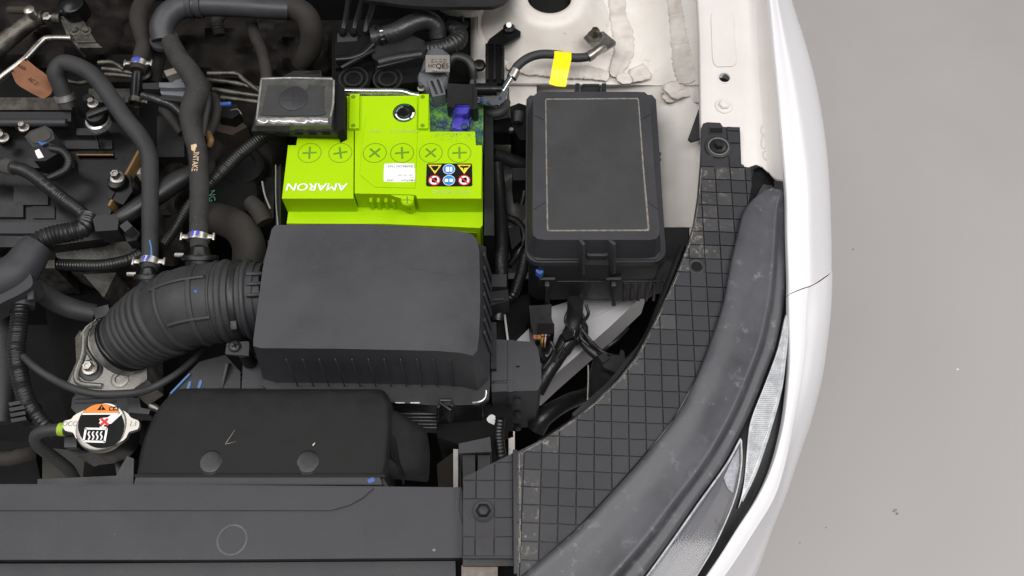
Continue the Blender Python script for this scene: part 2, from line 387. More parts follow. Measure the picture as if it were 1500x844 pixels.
# outer skin
def skin(y, xe, xm, xs, ze=.067, zm=.055, zs=.0):
    a, m_, s_ = at(xe, y, ze), at(xm, y, zm), at(xs, y, zs)
    e = a+Vector((-.002, 0, -.008))
    return [e, a, a.lerp(m_, .5)+Vector((0, 0, .002)), m_, s_, s_+Vector((.003, .0, -.07)), s_+Vector((-.006, 0, -.2)), s_+Vector((-.05, 0, -.40))]
rows = [skin(-70, 1118, 1128, 1142), skin(0, 1128, 1142, 1160), skin(60, 1134, 1155, 1179), skin(120, 1140, 1168, 1195), skin(180, 1145, 1178, 1206), skin(238, 1150, 1186, 1213), skin(285, 1154, 1190, 1216), skin(340, 1155, 1191, 1218), skin(385, 1156, 1192, 1218.5)]
# the seam with the bumper runs forward and inward: its row is lower towards the lamp
def seam(dy):
    a, m_, s_ = at(1157, 431+dy, .062), at(1192, 417+dy, .053), at(1218.5, 401+dy, .0)
    return [a+Vector((-.002, 0, -.008)), a, a.lerp(m_, .5)+Vector((0, 0, .002)), m_, s_, s_+Vector((.003, .004, -.07)), s_+Vector((-.006, .012, -.2)), s_+Vector((-.05, .02, -.40))]
rows[-1] = seam(-28); rows.append(seam(-.7))
MB().sheet(rows, 5, .0015).build('outer_skin', 'white_paint', t, smooth=70)

t = thing('front_bumper', 'glossy white front bumper corner wrapping round below the headlight', 'bumper', 1150, 650, -.6)
B = [((1157, 431.7), (1185, 421.0), (1200, 413.6), (1218.5, 401.7)), ((1157.5, 470), (1182, 464), (1200, 459), (1216.5, 455)), ((1158.5, 510), (1180, 508), (1195, 506), (1211, 505)), ((1156.5, 553), (1174, 557), (1187, 558), (1203, 558)), ((1149, 618), (1162, 623), (1172, 623), (1187, 620)), ((1133, 680), (1150, 681), (1155, 682), (1167, 678)), ((1110, 730), (1134, 730), (1141, 731), (1150, 727)), ((1080, 776), (1106, 777), (1121, 779), (1132, 772)), ((1037, 842), (1066, 838), (1092, 840), (1107, 842)), ((985, 910), (1012, 908), (1046, 912), (1072, 910))]
rows = []
for i, (a, c, g, s_) in enumerate(B):
    q = min(i/8, 1); k = (0, 0, 0, 0, .12, .32, .55, .78, 1, 1)[i]
    za = .062-.045*q; zc = .056-.046*q; zg = .045-.05*q-.055*k; zs = -.10*q-.02*k
    a = at(*a, za); c = at(*c, zc); g = at(*g, zg); ss = at(*s_, zs); dy = -.03*q
    rows.append([a+Vector((-.002, 0, -.008)), a, a.lerp(c, .5)+Vector((0, 0, .002)), a.lerp(c, .9)+Vector((0, 0, .001)), c, c.lerp(g, .15), g, g.lerp(ss, .5)+Vector((.002, 0, .006)), ss, ss+Vector((.003, -.004, -.07)), ss+Vector((-.006, -.01+dy, -.2)), ss+Vector((-.05, dy, -.40))])
MB().sheet(rows, 5, .0015).build('bumper_skin', 'white_paint', t, smooth=70)
# ------------------------------------------------------------------ inner wing and strut tower
t = thing('inner_wing_panel', 'off white inner wing panel with strut tower and smeared seam sealer', 'car panel', 880, 60, -.3)
rows = []
for y in (-90, -30, 30, 80, 112, 124):
    dz = 0 if y < 110 else -.004
    rows.append([at(684, y, -.09), at(696, y, -.045+dz), at(740, y, -.035+dz), at(820, y, -.033+dz), at(900, y, -.030+dz), at(955, y, -.026+dz), at(985, y, -.015), at(1012, y, .004), at(1022, y, .018)])
for y, z in ((128, -.062), (150, -.075)):
    rows.append([at(690, y, -.12), at(712, y, z-.03), at(745, y, z-.02), at(820, y, z), at(890, y, z+.006), at(950, y, -.036 if y < 140 else -.048), at(985, y, -.020 if y < 140 else -.026), at(1012, y, -.003 if y < 140 else -.010), at(1022, y, .012)])
MB().sheet(rows, 4, .0015).build('apron', 'white_primer', t, smooth=60)
rows = []
for y in (118, 170, 230, 290, 322, 333):
    rows.append([at(932, y, -.14), at(946, y, -.07), at(963, y, -.038), at(985, y, -.022), at(1012, y, -.008), at(1030, y, .010), at(1036, y, .03)])
MB().sheet(rows, 3, .0015).build('side_wall', 'white_primer', t, smooth=60)
prism('lower_shelf', [(690, 118), (975, 118), (975, 330), (960, 400), (690, 400)], -.235, .02, 'inner_paint', t, bevel=.003)
# pressed humps of the lower shelf seen between battery and fuse box
for (x, y, rx, ry) in ((752, 220, 26, 26), (752, 296, 18, 30),):
    MB().sheet([[at(x+rx*1.2*math.cos(a)*q, y+ry*1.2*math.sin(a)*q, -.235+.075*(1-q*q)) for a in [k*math.pi/6 for k in range(13)]] for q in (.05, .4, .75, 1.05)], 2, .001).build('pressed_hump', 'inner_paint', t, smooth=60)
# vertical grooves in the apron front by the ground cable
prism('pressed_block', smooth_poly([(750, 116), (782, 112), (786, 130), (782, 156), (752, 164), (746, 140)], 2), -.045, .05, 'white_primer', t, bevel=.006, seg=3)
# strut tower dome: a turned shape about the strut
sx = at(805, -6, .016)-Vector((0, 0, .036)); k = .00088
MB().lathe(sx, [(118*k, -.024), (106*k, -.013), (92*k, -.003), (78*k, .012), (66*k, .028), (56*k, .036), (45*k, .038), (37*k, .036), (35*k, .030), (35*k, -.03)], 64).build('strut_tower', 'white_primer', t, smooth=60)
MB().lathe(sx+Vector((0, 0, .006)), [(34.5*k, 0), (34.5*k, .012), (30*k, .017), (12*k, .019)], 40).build('strut_mount', 'matt_black', t, smooth=40)
for a in range(14):
    an = a*math.pi/7; MB().bar(sx+Vector((31*k*math.cos(an), 31*k*math.sin(an), .018)), sx+Vector((37*k*math.cos(an), 37*k*math.sin(an), .030)), .006, .005, .001).build('rubber_tooth', 'matt_black', t)
# seam sealer beads: flattened strips with brushed ripples
def bead(pts, zf, name='sealer_bead', ripple=.0007, lift=.003):
    """pts: (px, py, half width px)"""
    d = []
    for i in range(len(pts)-1):
        a, b2 = Vector(pts[i]), Vector(pts[i+1]); m = max(2, int((b2-a).length/2.2))
        for j in range(m): d.append(a.lerp(b2, j/m))
    d.append(Vector(pts[-1])); rows = []
    # smooth the centre line a little
    for _ in range(6): d = [d[0]]+[(d[i-1]+d[i]*2+d[i+1])/4 for i in range(1, len(d)-1)]+[d[-1]]
    for i, p in enumerate(d):
        tn = (d[min(i+1, len(d)-1)]-d[max(i-1, 0)]); tn = Vector((tn.x, tn.y)).normalized(); nn = Vector((-tn.y, tn.x))
        e0, e1 = random.uniform(.9, 1.1), random.uniform(.9, 1.1); end = 1 if 0 < i < len(d)-1 else .4
        rip = random.uniform(-1, 1)*ripple; row = []
        for u, h in ((-1.12, -.002), (-1.0, .6), (-.8, 1.0), (-.3, .6), (.3, .65), (.8, 1.05), (1.0, .6), (1.12, -.002)):
            w = p.z*u*(e0 if u < 0 else e1)*end; x, y = p.x+nn.x*w, p.y+nn.y*w
            z = zf(x, y); row.append(at(x, y, z+(lift*h if h > 0 else -.003)+(rip if h > 0 else 0)))
        rows.append(row)
    b = MB(); n = 8
    b.add([v for r in rows for v in r], [(j*n+i, j*n+i+1, (j+1)*n+i+1, (j+1)*n+i) for j in range(len(rows)-1) for i in range(n-1)])
    return b.build(name, 'sealant', t, smooth=70)
def zap(x, y):      # height of the apron top
    pts = [(684, -.09), (696, -.045), (740, -.035), (820, -.033), (900, -.030), (955, -.026), (985, -.015), (1012, .004), (1030, .02)]
    for (a, za), (b2, zb) in zip(pts, pts[1:]):
        if x <= b2: return za+(zb-za)*max(0, (x-a)/(b2-a))
    return .02
bead([(903, -20, 12), (904, 10, 12), (906, 30, 12), (913, 52, 15), (914, 75, 14), (906, 95, 12), (898, 112, 7)], zap)
bead([(742, 97, 5), (770, 101, 8), (820, 104, 10), (862, 106, 10), (892, 113, 7)], zap)
bead([(985, -20, 9), (990, 20, 10), (995, 60, 12), (1000, 95, 15), (1006, 112, 15), (1008, 122, 13)], zap, ripple=.0012, lift=.002)
bead([(703, 18, 3), (704, 45, 4), (708, 70, 3.5), (712, 95, 3)], zap)
for (x, y, rx, ry) in ((938, 109, 15, 14), (915, 115, 14, 10), (997, 131, 24, 15), (984, 143, 15, 8)):
    b = MB(); rows = []
    rr = [random.uniform(.78, 1.18) for _ in range(14)]
    for q, h in ((0.02, .55), (.4, .6), (.7, .45), (.88, .6), (1.0, .3), (1.06, -.8)):
        rows.append([at(x+rx*q*rr[i % 14]*math.cos(i*math.pi/7), y+ry*q*rr[i % 14]*math.sin(i*math.pi/7), zap(x, y)+.006*h-(.003 if y > 125 else 0)+random.uniform(-.0006, .0006)) for i in range(15)])
    n = 15; b.add([v for r in rows for v in r], [(j*n+i, j*n+i+1, (j+1)*n+i+1, (j+1)*n+i) for j in range(5) for i in range(14)])
    b.build('sealer_lump', 'sealant', t, smooth=70)
MB().tube([at(970, 136, -.03), at(970.5, 146, -.035)], [.0022, .0022], 10).build('drain_stub', 'zinc', t)
prism('flange_clip', [(1024, 158), (1008, 203), (1013, 207), (1026, 203)], .022, .004, 'grey_plastic', t, bevel=.0008)
# cowl corner and rubber edge at the rear of the bay
prism('cowl_corner', smooth_poly([(644, 8), (690, 17), (706, 8), (712, -10), (730, -40), (640, -40)], 3), .0, .012, 'white_primer', t, bevel=.004)
t = tag(prism('cowl_seal', smooth_poly([(525, -6), (560, 3), (612, 9), (680, 10), (738, 4), (750, -50), (520, -50)], 3), .05, .006, 'black_plastic', None, bevel=.003), 'black rubber edged cowl trim over the rear of the engine bay', 'trim')
# ------------------------------------------------------------------ white side member and added light-blocking tray
tag(prism('side_member', [(738, 512), (800, 452), (850, 436), (950, 425), (892, 480), (822, 541), (795, 566), (738, 566)], -.15, .08, 'white_paint', None, bevel=.006), 'white painted side member running diagonally below the fuse box', 'car frame')
sm = bpy.data.objects['side_member']; sm['_o'] = tuple(sm.location)
for a, b_ in (((764, 508), (925, 438)),): MB().bar(at(*a, -.149), at(*b_, -.149), .004, .003, .0012).build('pressed_ridge', 'white_paint', sm)
tag(prism('light_block_tray', [(-320, -300), (860, -300), (860, 30), (1010, 300), (1010, 480), (900, 780), (700, 900), (-320, 900)], -.48, .02, 'matt_black', None, bevel=.004), 'matt black light block tray added deep below the engine', 'light_block_tray')  # unseen tray added to block floor light coming from below
tag(prism('firewall', [(-320, -150), (690, -150), (690, -190), (-320, -190)], .05, .50, 'matt_black', None, bevel=.01), 'dark insulated firewall behind the engine', 'firewall')
tag(prism('bumper_bar', [(640, 800), (760, 800), (900, 720), (960, 760), (900, 880), (780, 960), (640, 960)], .005, .12, 'matt_black', None, bevel=.006), 'matt black bumper bar low under the seal cover', 'bumper bar')
# ================================================================== seal cover with its grid of moulded squares
ZC = .052
t = thing('headlight_seal_cover', 'dark grey plastic sight shield with moulded grid of squares beside the headlight', 'plastic cover', 900, 560, ZC-.03)
OUT = [(1028, 186), (1030, 181), (1036, 179), (1055, 180), (1059, 186), (1083, 188), (1084, 240), (1090, 244), (1100, 246), (1101, 272), (1096, 300), (1088, 330), (1078, 372), (1066, 425), (1046, 488), (1021, 552), (988, 612), (947, 663), (897, 720), (843, 777), (790, 825), (757, 850), (757, 662), (800, 641), (838, 615), (872, 588), (905, 556), (932, 522), (958, 472), (980, 425), (996, 388), (1008, 355), (1016, 325), (1022, 285), (1026, 235)]
FLAP = [(678, 700), (753, 663), (755, 818), (678, 818)]
def clip(poly, x0, y0, x1, y1):
    for ax, lim, sgn in ((0, x0, 1), (0, x1, -1), (1, y0, 1), (1, y1, -1)):
        o = []
        for i in range(len(poly)):
            a, b2 = poly[i-1], poly[i]; ia, ib = (a[ax]-lim)*sgn >= 0, (b2[ax]-lim)*sgn >= 0
            if ia != ib:
                u = (lim-a[ax])/(b2[ax]-a[ax]); o.append((a[0]+(b2[0]-a[0])*u, a[1]+(b2[1]-a[1])*u))
            if ib: o.append(b2)
        poly = o
        if not poly: break
    return poly
def parea(p): return abs(sum(p[i-1][0]*p[i][1]-p[i][0]*p[i-1][1] for i in range(len(p)))/2)
cov = MB().prism([at(x, y, ZC) for x, y in OUT], .004, .0006).build('base_sheet', 'cover_plastic', t)
fl2 = MB().prism([at(x, y, ZC-.006) for x, y in FLAP], .004, .0006).build('base_sheet', 'cover_plastic', t)
def inset(poly, d):
    n = len(poly); a = sum(poly[i-1][0]*poly[i][1]-poly[i][0]*poly[i-1][1] for i in range(n)); sg = 1 if a > 0 else -1; o = []
    for i in range(n):
        p0, p, p1 = (Vector(poly[j % n]) for j in (i-1, i, i+1)); e0 = (p-p0); e1 = (p1-p)
        if e0.length < 1e-7 or e1.length < 1e-7: continue
        e0.normalize(); e1.normalize(); nn = Vector((-e0.y-e1.y, e0.x+e1.x))*sg; l = nn.length
        if l < .2: continue
        o.append(tuple(p+nn/l*d*min(1.6, 2/l)))
    return o
RIMW = [at(x, y, ZC) for x, y in [(1026, 215), (1024, 250), (1022, 285), (1016, 325), (1008, 355), (996, 388), (980, 425), (958, 472), (932, 522), (905, 556), (872, 588), (838, 615), (800, 641), (762, 662), (764, 700), (765, 740), (766, 780), (766, 815), (1040, 262), (1062, 258), (1045, 300), (1050, 330), (1030, 372)]]
def worn(w): return min((w-p).xy.length for p in RIMW) < .0155
def tiles(outline, z, ang, pitch, ox, oy, keep, dusty, hgt=.0022):
    ca, sa = math.cos(ang), math.sin(ang)
    pl = [at(x, y, z) for x, y in outline]; loc = [(p.x*ca+p.y*sa-ox, -p.x*sa+p.y*ca-oy) for p in pl]
    xs = [p[0] for p in loc]; ys = [p[1] for p in loc]
    for i in range(math.floor(min(xs)/pitch), math.ceil(max(xs)/pitch)):
        for j in range(math.floor(min(ys)/pitch), math.ceil(max(ys)/pitch)):
            c = clip(loc, i*pitch, j*pitch, (i+1)*pitch, (j+1)*pitch)
            if len(c) < 3 or parea(c) < pitch*pitch*.06: continue
            mx = sum(p[0] for p in c)/len(c)+ox; my = sum(p[1] for p in c)/len(c)+oy
            w = Vector((mx*ca-my*sa, mx*sa+my*ca, z+Z0))
            if not keep(w): continue
            g = inset(c, .0007)
            if len(g) < 3 or parea(g) < pitch*pitch*.04: continue
            dz = random.uniform(-.0002, .0002); tx, ty = random.uniform(-.035, .035), random.uniform(-.035, .035)
            pts = [Vector(((x+ox)*ca-(y+oy)*sa, (x+ox)*sa+(y+oy)*ca, z+Z0+hgt+dz+(x+ox-mx)*tx+(y+oy-my)*ty)) for x, y in g]
            MB().prism(pts, hgt+.001+dz, .0006, seg=2).build('grid_square', 'cover_worn' if worn(w) else 'cover_plastic', t)
pb = [at(1052, 216, ZC), at(1020, 391, ZC), at(1047, 192, ZC)]
def far(w): return all((w-p).xy.length > r for p, r in zip(pb, (.022, .0105, .019)))
tiles(OUT, ZC, R(-2.5), .0184, .004, .003, far, None)
pf = at(708, 749, ZC-.006)
tiles(FLAP, ZC-.006, R(0), .0192, .001, .002, lambda w: (w-pf).xy.length > .017, None)
# fold between flap and cover, light dirt along its edge
MB().bar(at(754.5, 660, ZC-.003), at(756, 842, ZC-.003), .005, .010, .001).build('fold', 'cover_plastic', t)
# caked dust along the rim: irregular crust patches
def crust(cx, cy, r, z, n=7, m='cover_dusty', sx=1, sy=1):
    o = [(cx+r*sx*random.uniform(.5, 1.1)*math.cos(2*math.pi*i/n), cy+r*sy*random.uniform(.5, 1.1)*math.sin(2*math.pi*i/n)) for i in range(n)]
    return [at(x, y, z) for x, y in smooth_poly(o, 2)]
b = MB()
edge = [(1026, 235), (1022, 285), (1016, 325), (1008, 355), (996, 388), (980, 425), (958, 472), (932, 522), (905, 556), (872, 588), (838, 615), (800, 641), (762, 662)]
def smear(x, y, l, w, ang):
    n = 6; o = []
    for i in range(n+1): o.append((x+l*(i/n-.5)*math.cos(ang)-w*random.uniform(.3, 1)*math.sin(ang), y+l*(i/n-.5)*math.sin(ang)+w*random.uniform(.3, 1)*math.cos(ang)))
    for i in range(n, -1, -1): o.append((x+l*(i/n-.5)*math.cos(ang)+w*random.uniform(.1, .5)*math.sin(ang), y+l*(i/n-.5)*math.sin(ang)-w*random.uniform(.1, .5)*math.cos(ang)))
    b.prism([at(*p, ZC+.0026+random.uniform(0, .0003)) for p in o], .003, 0)
for (x0, y0), (x1, y1) in zip(edge, edge[1:]):
    an = math.atan2(y1-y0, x1-x0)
    for _ in range(4):
        u = random.random(); smear(x0+(x1-x0)*u+2.2*abs(math.sin(an))+.5, y0+(y1-y0)*u+2.2, random.uniform(7, 16), random.uniform(.5, 1.3), an)
for _ in range(26): smear(random.uniform(760.5, 763), random.uniform(670, 826), random.uniform(8, 22), random.uniform(.6, 1.6), math.pi/2)
tag(b.build('caked_dust', 'edge_dust', t), kind='stuff')
lathe('bolt_seat', 1052, 216, ZC+.0005, [(19, 0), (19, 2), (17, 3.2), (14, 3), (13, 1.2)], 'cover_plastic', t)
lathe('dust_ring', 1052, 216, ZC+.0005, [(15.8, 2.9), (14.5, 3.6), (13.6, 2.8), (14.5, 2.5)], 'edge_dust', t, hollow=True)
bolt(1052, 215, ZC+.002, 12, 'dark_bolt', t, h=.009)
lathe('bolt_seat', 708, 749, ZC-.0058, [(16, 0), (16, 1.8), (15, 2.4), (13, 1.6), (12, 1.4)], 'cover_plastic', t)
b = MB(); p = at(708, 748, ZC-.004); r = 11*mpp(708, 748, ZC); b.lathe(p, [(r, 0), (r, .001), (r*.86, .0022), (r*.78, .004), (r*.68, .0044), (r*.62, .0034), (r*.1, .0036)], 6)
b.build('push_clip', 'black_plastic', t, smooth=25)
lathe('hole_collar', 1020, 391, ZC+.0004, [(13, 0), (13, 1.6), (10.5, 2.6), (8, 1.8), (8, 0)], 'cover_plastic', t, hollow=True)
lathe('hole', 1020, 391, ZC+.0006, [(8.6, 0), (8.6, .5), (1, .5)], 'ink', t)
flat('slot', rect(1040, 187.5, 1058, 194.5), ZC+.0012, 'ink', t, .001)
prism('slot_rim', rect(1038.5, 186, 1059.5, 196), ZC+.0009, .002, 'cover_plastic', t, bevel=.0003)
prism('bracket_tab', [(676, 828), (729, 828), (729, 860), (676, 860)], ZC-.024, .01, 'cover_dusty', t, bevel=.001)
prism('lower_step', [(678, 819), (757, 819), (757, 829), (678, 829)], ZC-.017, .01, 'black_plastic', t, bevel=.001)
# ================================================================== headlight
t = thing('headlight', 'headlight with wide dark grey top housing and clear lens segments', 'headlight', 1060, 600, -.08)
IN = [(1132, 276), (1116, 281), (1091, 306), (1080, 343), (1070, 386), (1060, 440), (1041, 499), (1016, 561), (984, 618), (943, 668), (894, 723), (841, 778), (766, 842), (690, 905)]
EX = [(1145, 278), (1151.5, 286), (1153, 310), (1153.5, 345), (1153, 390), (1149, 440), (1138, 500), (1122, 545), (1098, 606), (1062, 676), (1021, 734), (981, 792), (944, 842), (890, 910)]
rows = []
for i, (a, e) in enumerate(zip(IN, EX)):
    q = i/13; zi = ZC+.003; zc = .066-.008*q; zo = .056-.018*q
    if i == 0: zc = zi+.004; zo = zi
    def M(u, z): return at(a[0]+(e[0]-a[0])*u, a[1]+(e[1]-a[1])*u, z)
    rows.append([M(0, zi-.02), M(.004, zi+.001), M(.02, zi+.0055), M(.10, zi+.0075), M(.36, zc-.001), M(.62, zc+.0008), M(.74, zc+.0022), M(.79, zc-.003), M(.83, zo+.004), M(.95, zo+.002), M(1.0, zo-.004), M(1.01, zo-.02)])
MB().sheet(rows, 4, .002).build('top_housing', 'seal_strip', t, smooth=60)
# trim lip running along the housing's outer edge
lip = [at(*p, .050-.018*i/13) for i, p in enumerate(EX)]
MB().tube(lip, [.0022]*14, 8, step=.008).build('edge_lip', 'gloss_black', t)
# lens bed and gasket: a dark sloping strip below the housing, out to the bumper
GI = [(1151, 330), (1152, 390), (1148, 440), (1137, 500), (1121, 546), (1096, 608), (1060, 678), (1019, 736), (979, 794), (941, 844), (888, 912)]
GO = [(1157, 330), (1158, 390), (1159, 436), (1159.5, 500), (1157.5, 553), (1148, 633), (1127, 697), (1087, 769), (1050, 822), (1036, 845), (983, 912)]
rows = []
for i, (a, e) in enumerate(zip(GI, GO)):
    q = i/10; z0 = .046-.020*q; z1 = .046-.036*q
    rows.append([at(a[0]+(e[0]-a[0])*u, a[1]+(e[1]-a[1])*u, z0+(z1-z0)*u+.004*math.sin(u*3.14)) for u in (-.04, .25, .5, .75, .92, 1.02)])
MB().sheet(rows, 4, .004).build('lens_gasket', 'gloss_black', t, smooth=60)
def lz(x, y):           # lens height follows the gasket
    best = min(range(len(GI)), key=lambda i: abs(GI[i][1]*.5+GO[i][1]*.5-y)); q = best/10
    return .046-.028*q+.005
L1 = [(1151, 462), (1152, 490), (1149, 526), (1142.5, 573), (1126, 633), (1106, 692), (1086, 734), (1082, 743), (1090, 708), (1096, 640), (1102, 610), (1121, 562), (1140, 510)]
def lens(name, outl, m, z0, z1, y0, y1, lift, dep, par, bev=.0012):
    f = lambda y: z0+(z1-z0)*(y-y0)/(y1-y0)
    return MB().prism([at(x, y, f(y)+lift) for x, y in outl], dep, bev).build(name, m, par)
l1 = lens('side_reflector', smooth_poly(L1, 3), 'reflector', .052, .030, 462, 743, .0008, .006, t)
# rows of little reflector prisms
b = MB(); poly = L1
def inside(x, y, poly):
    c = False
    for i in range(len(poly)):
        (x0, y0), (x1, y1) = poly[i-1], poly[i]
        if (y0 > y) != (y1 > y) and x < (x1-x0)*(y-y0)/(y1-y0)+x0: c = not c
    return c
for i in range(100):
    for j in range(36):
        x, y = 1078+j*2.3+(i % 2)*1.15, 462+i*2.9
        if not inside(x, y, poly) or not inside(x+2.4, y, poly) or not inside(x-2.4, y, poly): continue
        z = .0528+(.030-.052)*(y-462)/281+.0003
        c = at(x, y, z); s = .0008
        b.add([c+Vector((s, 0, 0)), c+Vector((0, s*1.1, 0)), c+Vector((-s, 0, 0)), c+Vector((0, -s*1.1, 0)), c+Vector((0, 0, .0007))], [(0, 1, 4), (1, 2, 4), (2, 3, 4), (3, 0, 4)])
tag(b.build('reflector_prisms', 'lens_frost', l1, smooth=5), kind='stuff')
MB().tube([at(x, y, .0525-.022*(y-462)/281) for x, y in [(1152, 462), (1153, 490), (1150, 526), (1143.5, 573), (1127, 633), (1107, 692), (1087, 734)]], [.0012]*7, 8).build('chrome_edge', 'lens_frost', l1)
L2 = [(1085, 642), (1086.5, 660), (1085, 682), (1075, 731), (1049, 792), (1020, 842), (975, 912), (892, 912), (947, 843), (984, 793), (1024, 736), (1064, 680)]
zl = lambda y: .036-.016*(y-642)/270
l2 = lens('lens_bed', L2, 'lens_bed', .036, .020, 642, 912, .003, .012, t, .001)
IN2 = [(1084, 648), (1085, 662), (1083.5, 682), (1073.5, 729), (1047.5, 790), (1018, 841), (972, 912), (895, 912), (950, 843), (987, 793), (1027, 737), (1066, 682)]
lens('lens_cover', L2, 'lens_glass', .036, .020, 642, 912, .0090, .0012, t, .0003)
lens('frosted_cell', [(1082, 656), (1083, 682), (1074, 722), (1066, 716), (1060, 700), (1071, 676)], 'lens_frost', .036, .020, 642, 912, .005, .004, l2)
lens('dark_bezel', [(1064, 684), (1068, 684), (1052, 722), (1020, 776), (985, 826), (930, 912), (905, 912), (955, 843), (991, 793), (1030, 737)], 'connector_grey', .036, .020, 642, 912, .0045, .004, l2)
MB().tube([at(x, y, .0452-.016*(y-642)/270) for x, y in [(1085, 643), (1064, 681), (1024, 737), (984, 794), (947, 844), (892, 912)]], [.0011]*6, 8).build('lens_rim', 'lens_frost', l2)
MB().tube([at(x, y, .0452-.016*(y-642)/270) for x, y in [(1086, 645), (1086, 682), (1076, 731), (1050, 792), (1021, 842), (976, 912)]], [.0008]*6, 8).build('lens_rim', 'lens_frost', l2)
# black mounting foot of the lamp at the fender end
t2 = thing('lamp_mount_bracket', 'black plastic bracket tucked under the end of the white fender', 'bracket', 1112, 265, -.02)
prism('bracket_body', [(1093, 300), (1098, 275), (1104, 248), (1116, 242), (1127, 250), (1134, 264), (1134, 282), (1118, 284), (1104, 298)], .034, .05, 'gloss_black', t2, bevel=.003)
prism('bracket_cap', [(1106, 290), (1118, 270), (1131, 272), (1133, 284), (1119, 286)], .040, .02, 'grey_plastic', t2, bevel=.001)
prism('bracket_rib', [(1118, 246), (1126, 252), (1131, 268), (1119, 268)], .028, .02, 'grey_plastic', t2, bevel=.001)
# ================================================================== front cross panels
t = thing('radiator_support_cover', 'broad dark grey plastic cover over the radiator support with stepped edge', 'plastic cover', 300, 770, -.05)
prism('panel', [(-90, 709), (300, 710), (676, 714), (679, 817), (300, 820), (-90, 820)], .036, .05, 'grey_plastic', t, bevel=.006, seg=4)
prism('raised_strip', [(-90, 711), (300, 712), (547, 715), (530, 730), (512, 740), (485, 747.5), (300, 747.5), (-90, 747.5)], .0385, .006, 'grey_plastic', t, bevel=.0014)
disc('scuff_ring', 340, 791, .0361, 22.5, 'scuff_grey', t, 40, .0002, 20.0)
for x, y, r in ((285, 735, .9), (350, 742, 1.2), (169, 783, 1), (82, 766, 1), (636, 806, 2.1), (575, 780, .8), (580, 787, 1)): flat('scuff', blob(x, y, 0, r), .0367 if y > 748 else .0390, 'edge_dust' if r > 1.9 else 'film_grey', t, .0006)
prism('edge_ridge', [(668, 716), (674, 716), (672, 745), (678, 770), (677, 815), (672, 815), (672, 772), (666, 745)], .0375, .004, 'grey_plastic', t, bevel=.001)
tag(prism('grille_top_panel', [(-90, 826), (150, 825.5), (667, 822), (669, 920), (-90, 920)], .022, .05, 'grey_plastic', None, bevel=.003), 'dark grey panel in front of the radiator cover along the car nose', 'plastic panel')
tag(prism('grille_gap_strip', [(-90, 819), (135, 818), (138, 823), (-90, 825)], .014, .02, 'black_plastic', None, bevel=.002), 'thin black rubber strip wedged in the gap of the front panels', 'rubber strip')
# ================================================================== intake snorkel (felt covered box)
t = thing('intake_snorkel', 'black felt textured intake snorkel box with two round push clips', 'air duct', 390, 650, -.10)
def sn(y, xl, xr, z): return [at(xl, y, z-.05), at(xl+3, y, z-.012), at(xl+16, y, z), at((xl*2+xr)/3, y, z+.002), at((xl+xr*2)/3, y, z+.002), at(xr-24, y, z), at(xr-6, y, z-.012), at(xr, y, z-.06)]
rows = [sn(569, 262, 562, -.055), sn(572, 257, 566, -.018), sn(582, 246, 572, -.004), sn(600, 231, 577, .004), sn(635, 213, 577, .008), sn(670, 204, 574, .010), sn(692, 199, 570, .010), sn(697, 198, 569, .005)]
MB().sheet(rows, 5, .003).build('duct_body', 'felt', t, smooth=60)
prism('lower_body', [(215, 640), (245, 590), (560, 585), (568, 640), (562, 700), (204, 700)], -.004, .09, 'black_plastic', t, bevel=.004)
prism('mounting_lip', [(199, 699), (556, 699), (560, 710), (196, 710)], .0125, .03, 'grey_plastic', t, bevel=.0015)
prism('lip_seam', [(197, 695), (562, 695), (566, 699), (197, 699)], .0135, .004, 'felt', t, bevel=.001)
for x in (309, 451):
    c = lathe('push_clip', x, 677, .0112, [(17, -2), (17, .6), (16.2, 1.4), (15, 1.7), (8, 2.0), (1, 2.1)], 'black_plastic', t)
    lathe('clip_ring', x, 677, .0112, [(18.5, -1), (18.5, .6), (17.6, .9), (17.5, -1)], 'black_plastic', t, hollow=True)
MB().tube([at(344, 630, .0105), at(330, 651, .0125), at(346, 647, .0125)], [.0004, .0006, .0002], 6, sharp=True).build('chalk_mark', 'edge_dust', t)
MB().tube([at(461, 649, .0125), at(458, 653, .0125)], [.0005, .0005], 6).build('chalk_mark', 'white_print', t)
prism('paint_dab', blob(543, 704, 0, 4.5), .0131, .002, 'blue_paint', t, bevel=.0004)
# side outlet horn
rows = []
for x, y0, y1, z in ((560, 596, 700, -.01), (580, 602, 702, -.02), (602, 616, 704, -.03), (622, 628, 706, -.05), (628, 650, 704, -.08)):
    rows.append([at(x, y0, z-.05), at(x+1, y0+4, z-.006), at(x+2, y0*.6+y1*.4, z), at(x+1, y1-12, z-.01), at(x, y1, z-.06)])
MB().sheet(rows, 4, .003).build('side_horn', 'felt', t, smooth=60)
MB().sheet([[at(x+dx, y+dy, z) for dx, dy, z in ((0, 0, -.012), (9, 10, -.02), (17, 24, -.03), (20, 42, -.04))] for x, y in ((572, 634), (573, 650), (572, 668))], 4, .002).build('horn_seam', 'black_plastic', t, smooth=60)
